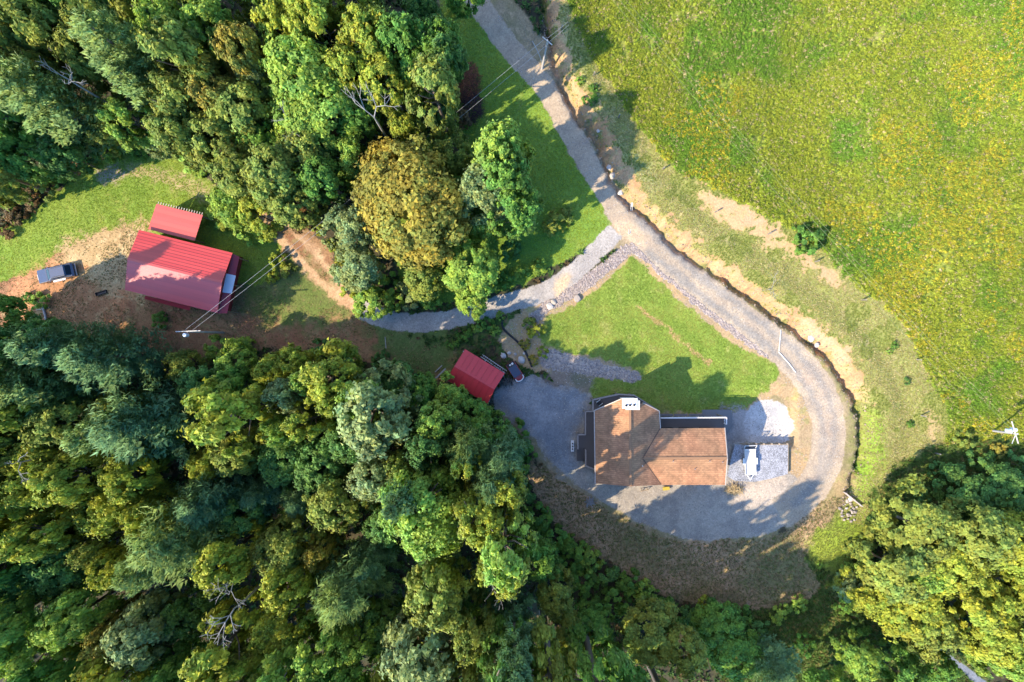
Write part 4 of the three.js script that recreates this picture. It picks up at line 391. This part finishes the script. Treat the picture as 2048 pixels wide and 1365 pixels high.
{ const [t, d] = pole('utility pole with pale transformer in the earth yard below the barn', footL, topL, [[[-1.35, .02], [1.6, -.1], 0]]); can(t, [d.x - .3, d.y - .3, d.z + .42]); obj('insulator', new THREE.CylinderGeometry(.04, .06, .2, 8).translate(d.x + 1.2, d.y + .14, d.z - .08), white, t); obj('insulator', new THREE.CylinderGeometry(.05, .06, .2, 8).translate(d.x - 1.25, d.y + .14, d.z), white, t); }
{ const [t] = pole('utility pole where two wires cross the lane at the top', footC, topC, [[[-.6, -.5], [.6, .5], -.2]]); }
{ const [t, d] = pole('leaning pale utility pole with transformers at the right edge', footR, topR, [[[-.5, -1.5], [.3, 1.2], -.3]]); can(t, [d.x - .55, d.y - .7, d.z - .3]); can(t, [d.x + .05, d.y - .75, d.z - .42]); obj('brace', bar(V(d.x * .93, d.y * .93, d.z * .93), V(d.x - .5, d.y - .25, d.z + 1.2), .05), white, t); }
const wireM = lin(.42, .42, .42, .5), wireM2 = lin(.22, .25, .10, .7);
function wire(label, a, b, sag, r, m = wireM) { const pts = []; for (let k = 0; k <= 30; k++) { const u = k / 30, p = a.clone().lerp(b, u); p.y -= sag * 4 * u * (1 - u); pts.push(p); } tag(obj('power_line', new THREE.TubeGeometry(new THREE.CatmullRomCurve3(pts), 60, r, 5), m), label, 'power line'); }
wire('upper of the two wires running from barn pole to lane', topL.clone().add(V(-.15, .1, -.25)), topC.clone().add(V(-.25, 0, -.25)), .9, .014); wire('lower of the two wires running from barn pole to lane', topL.clone().add(V(.3, 0, .1)), topC.clone().add(V(.25, 0, .3)), 1.1, .014);
wire('upper of two slack wires from lane pole to the field edge', topC.clone().add(V(-.1, 0, -.2)), P(1136, 43, 6.5), .1, .012); wire('lower of two slack wires from lane pole to the field edge', topC.clone().add(V(.2, 0, .2)), P(1138, 49, 6.5), .1, .012);
for (const [k, lab] of [[-1, 'leftmost of three thin wires over the meadow'], [0, 'middle of three thin wires over the meadow'], [1, 'rightmost of three thin wires over the meadow']]) wire(lab, topR.clone().add(V(-.5 + .45 * k + (k < 0 ? -1.1 : 0), -.3 - (k < 0 ? 1 : 0), -.5 - .1 * k)), P(1206 + 10 * k, -40 - 4 * k, 8.5), 1.6, .014, wireM2);
{ const t = thing('drain_channel', 'narrow metal drain channel crossing the lane at the drive', 'drain channel', null); const a = G(1263.5, 411, .06), b = G(1258.5, 467, .06); for (const s of [-.11, .11]) obj('channel_side', bar(a.clone().add(V(s, 0, 0)), b.clone().add(V(s, 0, 0)), .06, .12), lin(.55, .53, .5, .4), t); obj('channel_floor', bar(a.clone().add(V(0, -.05, 0)), b.clone().add(V(0, -.05, 0)), .16, .02), lin(.12, .11, .1), t); obj('channel_end', bar(G(1264, 405, .06), G(1263.6, 412, .06), .25, .14), white, t); }
tag(obj('drain_pipe', tube([G(1562.5, 652, .07), G(1562, 664, .08), G(1560.5, 680, .09), G(1558.5, 703, .09)], .065, 20), lin(.62, .58, .52)), 'thin white pipe lying across the lane bend', 'pipe');
tag(obj('drain_pipe', tube([G(1558, 704.5, .07), G(1567, 714, .07), G(1580, 729, .07), G(1592, 745, .06)], .075, 20), lin(.66, .62, .57)), 'white pipe lying along the inner edge of the lane', 'pipe');
tag(obj('drain_hose', tube([[1012, 632], [1004, 645], [1007, 657], [1017, 668], [1030, 679], [1044, 694], [1053, 708], [1059, 722], [1064, 734]].map(([x, y]) => G(x, y, .1)), .14, 60, 8), lin(.014, .014, .015, .7)), 'black drain hose curling down from drive to parking area', 'hose');
{ const P0 = [[1123, 57], [1187, 150], [1237, 234], [1325, 338], [1430, 424], [1536, 468], [1631, 523], [1724, 600], [1833, 719], [1842, 831], [1871, 906]], W = ['topmost', 'second', 'third', 'fourth', 'fifth', 'sixth', 'seventh', 'eighth', 'ninth', 'tenth', 'lowest']; P0.forEach(([x, y], k) => { const t = thing('fence_post', W[k] + ' weathered wooden fence post from the top along meadow edge', 'fence post', G(x, y), 0, 'fence posts along the meadow'); obj('post', bar(V(0, -.3, 0), V(.02, 1.15, .02), .14), lin(.22, .19, .15), t); obj('cap', new THREE.ConeGeometry(.09, .06, 4).rotateY(.78).translate(.02, 1.18, .02), lin(.3, .26, .2), t); }); }
{ const t = thing('culvert_headwall', 'pale board headwall with dark shadow above the stone pile', 'headwall', null), a = G(1687, 984), b = G(1721, 1011); for (let k = 0; k < 3; k++) obj('board', bar(a.clone().setY(a.y - .05 + .27 * k), b.clone().setY(a.y - .05 + .27 * k), .1, .26), lin(.45, .39, .36), t); for (const s of [.02, .5, .98]) obj('wall_post', bar(lerp3(a, b, s).setY(a.y - .4), lerp3(a, b, s).setY(a.y + .85), .13), lin(.4, .34, .3), t); }
// ---------- things lying about ----------
function stoneGeo(seed) { const g = new THREE.IcosahedronGeometry(1, 1), p = g.attributes.position, r = rngOf(seed), o = [...Array(6)].map(() => onSphere(r)); for (let i = 0; i < p.count; i++) { const v = V(p.getX(i), p.getY(i), p.getZ(i)); let k = 1; for (const q of o) k = Math.min(k, .72 / Math.max(.5, v.dot(q))); v.multiplyScalar(k); p.setXYZ(i, v.x, v.y * .7, v.z); } g.computeVertexNormals(); return g; }
const pileM = [lin(.30, .25, .2), lin(.24, .2, .17), lin(.36, .31, .26)]; const STONE = [1, 2, 3].map(stoneGeo), stoneM = [lin(.36, .31, .26), lin(.28, .24, .21), lin(.46, .41, .36)];
function boulder(px, py, s, label, k = 0) { const q = G(px, py); const o = obj('boulder', STONE[(px | 0) % 3], stoneM[k]); o.position.set(q.x, q.y + s * .3, q.z); o.scale.set(s * 1.2, s, s); o.rotation.y = px; tag(o, label, 'rock'); }
boulder(1007, 711, .42, 'pale rounded rock among rubble above the carport', 2); boulder(1042, 719, .5, 'largest whitish rock beside the utility vehicle', 2); boulder(1063, 311, .35, 'lone pale rock on the shaded lawn by the tree island', 2); boulder(1155, 597, .55, 'dark grey boulder at the edge of the garden lawn', 1); boulder(1099, 612, .5, 'pale boulder at the lower end of the stone verge', 2); boulder(1108, 604, .4, 'smaller pale stone touching the stone verge end', 0); boulder(1700, 998, .4, 'white stone leaning on the board headwall', 2); boulder(1694, 1002, .3, 'small stone beside the board headwall foot', 0); boulder(1219, 335, .45, 'pale rock on the ditch bank in the upper bend', 2); boulder(1226, 352, .5, 'larger broken rock on the ditch bank below upper bend', 0); boulder(1241, 385, .4, 'rock in the ditch just above the drain channel', 2); boulder(1197, 262, .3, 'whitish rock in the shaded ditch', 2); boulder(1622, 676, .5, 'white rock on the ditch bank at the lower bend', 2); boulder(1634, 690, .35, 'smaller white rock on the lower ditch bank', 2);
{ // ladder, boards, logs, trough, bench and so on
  const lad = (t, a, b, w, n, m) => { const d = b.clone().sub(a).setY(0).normalize(), s = V(-d.z, 0, d.x).multiplyScalar(w / 2); for (const k of [-1, 1]) obj('ladder_rail', bar(a.clone().addScaledVector(s, k), b.clone().addScaledVector(s, k), .06, .08), m, t); for (let k = 1; k < n; k++) { const p = a.clone().lerp(b, k / n); obj('rung', bar(p.clone().sub(s), p.clone().add(s), .03), m, t); } };
  const l = thing('ladder', 'long pale ladder lying along the carport roof edge', 'ladder', null); lad(l, G(963, 711, .3), G(1012, 744, .3), .35, 14, lin(.5, .52, .53, .4, { metalness: .5 }));
  const board = (x0, y0, x1, y1, w, label) => { const t = tag(obj('plank', bar(G(x0, y0, .07), G(x1, y1, .07), w, .06), lin(.34, .33, .30)), label, 'plank'); }; board(871, 757, 891, 737, .2, 'longer grey plank lying on grass left of the carport'); board(870, 744, 884, 731, .14, 'shorter dark plank lying above the longer one by the carport'); board(770, 674, 772, 697, .09, 'thin white stick upright on the grass above the lower wood'); board(696, 686, 705, 712, .3, 'weathered plank end leaning at the lower wood edge');
  const log = thing('fallen_log', 'grey fallen log at the left wood edge below the car', 'log', G(92, 634)); obj('log', cyl(V(-.35, .15, -1.5), V(.35, .15, 1.5), .17, .13, 9), lin(.34, .31, .31), log); obj('branch', cyl(V(-1.1, .3, -.95), V(.55, .32, -1.25), .06, .04, 6), lin(.5, .45, .38), log);
  const tr = thing('feed_trough', 'long dark trough on the earth yard left of the barn', 'trough', G(204, 586), .3); obj('basin', [box(1.5, .06, .4, 0, .12, 0), box(1.5, .28, .04, 0, .24, .2), box(1.5, .28, .04, 0, .24, -.2), box(.04, .28, .4, .74, .24, 0), box(.04, .28, .4, -.74, .24, 0)], black, tr); for (const x of [-.6, .6]) obj('foot', box(.08, .12, .4, x, .06, 0), black, tr);
  const be = thing('garden_bench', 'narrow white bench beside the left deck stairs', 'bench', P(1145, 892, .5)); be.position.y = hgt(be.position.x, be.position.z); obj('bench_top', rbox(.42, .06, 1.5, .02, 0, .5, 0), white, be); for (const z of [-.6, .6]) obj('leg', box(.36, .48, .06, 0, .24, z), white, be);
  [-.35, .02, .38].forEach((z, k) => tag((() => { const o = obj('flower_pot', new THREE.LatheGeometry([[0, 0], [.07, 0], [.1, .17], [.085, .17], [.06, .03], [0, .03]].map(p => new THREE.Vector2(...p)), 12), black); o.position.copy(be.position).add(V(0, .53, z)); return o; })(), ['upper', 'middle', 'lower'][k] + ' dark pot on the narrow white bench', 'pot'));
  const c = thing('deck_chair', 'black and white chair on the prow deck of the house', 'chair', P(1198, 805, 2.42), .6); obj('seat', rbox(.55, .05, .5, .02, 0, .4, 0), black, c); obj('backrest', rbox(.06, .55, .5, .02, -.3, .68, 0), black, c); for (const s of [-1, 1]) { obj('armrest', tube([V(.3, .0, .28 * s), V(.28, .58, .28 * s), V(-.1, .62, .28 * s), V(-.33, .85, .28 * s)], .03, 14, 6), white, c); obj('leg', bar(V(-.25, 0, .26 * s), V(-.22, .4, .26 * s), .04), white, c); }
  const pb = thing('saw_horse', 'small pale wooden trestle by the house wall below the roof', 'trestle', G(1288, 979), .2); obj('beam', box(1.1, .08, .1, 0, .6, 0), timber, pb); for (const [x, z] of [[-.4, .25], [-.4, -.25], [.4, .25], [.4, -.25]]) obj('leg', bar(V(x, 0, z), V(x, .6, 0), .06), lin(.55, .45, .35), pb);
  const yw = thing('wheelbarrow', 'yellow wheelbarrow against the house wall below the roof', 'wheelbarrow', G(1331, 976), .1); obj('tray', profile([[-.45, .35], [.35, .3], [.55, .62], [-.55, .62]], .6, .05), lin(.4, .3, .03, .6), yw); yw.scale.setScalar(.75); wheel(yw, .62, .2, 0, .2, .1); for (const s of [-1, 1]) obj('handle', bar(V(.5, .28, .12 * s), V(-1, .55, .28 * s), .04), timber, yw);
}
boulder(1018, 706, .25, 'small pale rock above the utility vehicle among rubble', 2); boulder(1030, 708, .22, 'flat pale rock between rubble and black hose', 0); boulder(1048, 706, .2, 'tiny pale rock touching the black hose', 2);
// ---------- small ground cover ----------
function scatter(name, geo, material, n, where, place, label, category) { const M = [], C = [], r = rngOf(name.length * 991 + n); const m4 = new THREE.Matrix4(), q = new THREE.Quaternion(), e = new THREE.Euler(); let tries = 0; while (M.length < n && tries++ < n * 12) { const x = where[0] + r() * (where[2] - where[0]), z = where[1] + r() * (where[3] - where[1]), s = place(x, z, r); if (!s) continue; e.set((r() - .5) * .4, 6.28 * r(), (r() - .5) * .4); M.push(m4.clone().compose(V(x, hgt(x, z) + (s[3] ?? 0), z), q.clone().setFromEuler(e), V(s[0], s[1], s[0]))); C.push(s[2]); } const o = new THREE.InstancedMesh(geo, material, M.length); o.name = numbered(name); const c = new THREE.Color(); M.forEach((m, k) => { o.setMatrixAt(k, m); o.setColorAt(k, c.setRGB(...C[k])); }); o.castShadow = o.receiveShadow = true; scene.add(o); tag(o, label, category, null, 'stuff'); return M.length; }
function tuft(seed, n, wide, w) { const r = rngOf(seed), c = leafCloud(); for (let k = 0; k < n; k++) { const a = 6.28 * r(), u = .25 + .75 * r(), b = V((r() - .5) * .25, .02, (r() - .5) * .25); c.blade(b, V(Math.cos(a) * wide * u, 1 - .75 * u * u * r(), Math.sin(a) * wide * u), w * (.6 + .7 * r()), Array(3).fill(.8 + .4 * r())); } return c.geo(); }
function weed(seed, n) { const r = rngOf(seed), c = leafCloud(); for (let k = 0; k < n; k++) { const a = 6.28 * r(), u = Math.sqrt(r()), d = V(Math.cos(a) * u, 0, Math.sin(a) * u), nn = d.clone().multiplyScalar(.9).add(onSphere(r).multiplyScalar(.6)); nn.y += .8; c.leaf(V(d.x * .85, .95 - .75 * u * u + .15 * (r() - .5), d.z * .85), nn.normalize(), .36 * (.6 + .8 * r()), Array(3).fill(.75 + .5 * r()), 6.28 * r(), 1.3); } return c.geo(); }
const plantM = new THREE.MeshPhysicalMaterial({ color: 0xffffff, vertexColors: true, roughness: .8, transmission: .25, thickness: 0, side: THREE.DoubleSide, specularIntensity: .4 });
const inside = [-72, -50, 72, 50];
const near = (x, z, id) => regionAt(x, z) === id;
scatter('meadow_weeds', weed(51, 16), plantM, 135000, [4, -50, 72, 20], (x, z, r) => { if (!near(x, z, 'meadow')) return 0; const d = fbm(x * .16, z * .16, 91, 3) + x / 900 - .04, g = fbm(x * .12 + 9, z * .12, 92, 3), e = fbm(x * .5, z * .5, 93, 2); if (e > .63 && r() < .6) return 0; const v = .78 + .44 * r(); if (fbm(x * .13 + 4, z * .13, 94, 3) > .66 && r() < .5) return 0; let c = mix3([.15, .28, .022], [.31, .35, .03], sst(.36, .66, d)); if (g * .8 + x / 300 > .58 && r() < .35) c = [.48, .40, .03]; else if (r() < .1) c = [.46, .36, .18]; if (r() < .13) c = [.11, .19, .024]; return [(.14 + .18 * r()), (.16 + .28 * r()), c.map(q => q * v)]; }, 'dense green and golden weeds covering the meadow', 'weeds');
scatter('verge_grass', tuft(52, 9, .8, .13), plantM, 26000, [4, -50, 66, 32], (x, z, r) => { if (!near(x, z, 'grass_verge')) return 0; const d = fbm(x * .25, z * .25, 95, 3); if (r() < .3) return 0; const v = .7 + .6 * r(); const c = d > .52 ? [.26, .30, .06] : r() < .5 ? [.5, .43, .2] : [.36, .35, .1]; return [.13 + .16 * r(), .1 + .14 * r(), c.map(q => q * v)]; }, 'strawy tufts on the strip between ditch and meadow', 'grass');
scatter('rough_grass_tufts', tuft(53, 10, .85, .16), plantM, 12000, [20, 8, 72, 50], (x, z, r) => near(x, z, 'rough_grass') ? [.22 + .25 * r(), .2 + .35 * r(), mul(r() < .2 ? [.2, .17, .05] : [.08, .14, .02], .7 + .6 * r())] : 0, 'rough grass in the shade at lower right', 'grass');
scatter('dry_stalks', tuft(54, 8, .9, .08), plantM, 9000, [0, 14, 44, 40], (x, z, r) => near(x, z, 'dry_bank') ? [.16 + .22 * r(), .12 + .2 * r(), mul(r() < .4 ? [.15, .18, .045] : [.34, .25, .13], .6 + .7 * r())] : 0, 'dry brown stalks on the bank below the parking area', 'dry grass');
scatter('lawn_grass', tuft(55, 8, .9, .14), plantM, 30000, [2, -14, 38, 12], (x, z, r) => near(x, z, 'lawn') ? [.09 + .07 * r(), .05 + .06 * r(), mul(mix3([.20, .30, .035], [.34, .36, .07], sst(.3, .7, fbm(x * .5, z * .5, 96, 3))), .75 + .5 * r())] : 0, 'short bright grass of the garden lawn', 'grass');
scatter('yard_grass', tuft(56, 8, .9, .14), plantM, 34000, [-72, -50, 16, 10], (x, z, r) => near(x, z, 'yard_lawn') || near(x, z, 'back_lawn') ? [.1 + .09 * r(), .05 + .08 * r(), mul(mix3([.19, .31, .025], [.32, .37, .04], fbm(x * .4, z * .4, 97, 2)), .75 + .5 * r())] : 0, 'short grass of the yard and upper lawns', 'grass');
scatter('yard_litter', tuft(57, 7, .9, .1), plantM, 14000, [-72, -18, -4, 8], (x, z, r) => { if (!near(x, z, 'dirt_yard')) return 0; const d = fbm(x * .3, z * .3, 98, 3); if (d < .45 && r() < .8) return 0; return [.1 + .16 * r(), .05 + .1 * r(), mul(r() < .45 ? [.1, .14, .03] : [.34, .24, .12], .7 + .5 * r())]; }, 'dry straw and sparse grass on the earth yard', 'straw');
scatter('forest_brush', tuft(58, 12, 1, .26), plantM, 16000, inside, (x, z, r) => near(x, z, 'forest_floor') ? [.3 + .5 * r(), .25 + .5 * r(), mul(r() < .2 ? [.16, .11, .05] : [.08, .15, .03], .6 + .7 * r())] : 0, 'low dark undergrowth on the forest floor', 'undergrowth');
scatter('verge_stones', STONE[0], lin(1, 1, 1, .95), 5200, [-1, -15, 40, 9], (x, z, r) => near(x, z, 'stone_verge') || near(x, z, 'stone_path') && r() < .6 ? [.06 + .12 * r() ** 2, .05 + .08 * r(), mul(mix3([.26, .215, .2], [.38, .31, .26], r()), .6 + .6 * r()), .02] : 0, 'loose stones along the lawn edge and drive', 'stones');
scatter('ditch_stones', STONE[1], lin(1, 1, 1, .95), 2600, [4, -50, 50, 24], (x, z, r) => { const [d] = ditch(x, z); if (Math.abs(d) > 1.1 || near(x, z, 'gravel_road')) return 0; return [.04 + .13 * r() ** 3, .04 + .09 * r() ** 2, mul([.36, .27, .19], .4 + .6 * r()), .02]; }, 'stones and clods along the ditch', 'stones');
scatter('road_stones', STONE[2], lin(1, 1, 1, .95), 9000, [-24, -50, 46, 30], (x, z, r) => { const id = regionAt(x, z); if (!['gravel_road', 'parking_area', 'driveway', 'gravel_pad', 'clay_bank', 'lawn_edge'].includes(id) || fbm(x * .4, z * .4, 99, 2) < .42) return 0; return [.025 + .05 * r() ** 2, .02 + .03 * r(), mul(id === 'clay_bank' ? [.4, .26, .15] : [.33, .30, .265], .5 + .8 * r()), .01]; }, 'loose stones scattered over lanes and parking area', 'stones');
{ // heaps of dead brush
  const heap = (px, py, rx, rz, n, seed, cols, label) => { const r = rngOf(seed), q = G(px, py), g = [], o = thing('brush_pile', label, 'brush pile', q); const sets = cols.map(() => []); for (let k = 0; k < n; k++) { const a = 6.28 * r(), u = Math.sqrt(r()), x = Math.cos(a) * u * rx, z = Math.sin(a) * u * rz, y = (1 - u * u) * .9 * r() + .1, b = 6.28 * r(), l = .5 + .9 * r(); sets[Math.floor(r() * cols.length)].push(cyl(V(x - Math.cos(b) * l / 2, y, z - Math.sin(b) * l / 2), V(x + Math.cos(b) * l / 2, y + .5 * (r() - .3), z + Math.sin(b) * l / 2), .03, .012, 4)); } sets.forEach((s, k) => { const m = obj('dead_twigs', s, cols[k], o); m.userData.kind = 'stuff'; }); };
  heap(935, 165, 1.7, 2.6, 700, 71, [lin(.26, .075, .035), lin(.11, .045, .03), lin(.38, .13, .055)], 'reddish brown pile of dead brush under the wires'); heap(945, 215, 1.4, 2, 350, 72, [lin(.05, .03, .03), lin(.12, .05, .035)], 'darker brush pile below the reddish one'); heap(900, 300, 1.8, 1.4, 300, 73, [lin(.12, .06, .045), lin(.2, .12, .08)], 'brown brush pile above the tree island'); heap(1468, 978, 1.1, .6, 130, 74, [lin(.5, .36, .18), lin(.4, .3, .16)], 'tan heap of dry twigs at the house corner by the terrace'); heap(1180, 1003, .5, .4, 40, 75, [lin(.3, .3, .3)], 'few grey sticks at the edge of the shaded parking area'); heap(1013, 763, .7, .5, 90, 76, [lin(.05, .055, .06), lin(.2, .19, .17)], 'dark heap of scrap beside the carport corner'); heap(905, 110, 1.2, 1.2, 160, 77, [lin(.3, .3, .28), lin(.12, .09, .07)], 'grey dead branches at the wood edge above the brush pile');
}
{ const q = G(1696, 1022), t = thing('stone_pile', 'pile of pale broken stones below the board headwall', 'stone pile', q), r = rngOf(81); for (let k = 0; k < 34; k++) { const a = 6.28 * r(), u = Math.sqrt(r()), s = .1 + .17 * r(), o = obj('stone', STONE[k % 3], pileM[k % 3], t); const x = Math.cos(a) * u * 1.2, z = Math.sin(a) * u * 1.5; o.position.set(x, hgt(q.x + x, q.z + z) - q.y + s * .4 + (1 - u) * .25, z); o.scale.setScalar(s); o.rotation.set(r() * 3, r() * 3, 0); } }
scene.traverse(o => { if (o.isMesh) o.castShadow = o.receiveShadow = true; });
renderer.render(scene, camera);
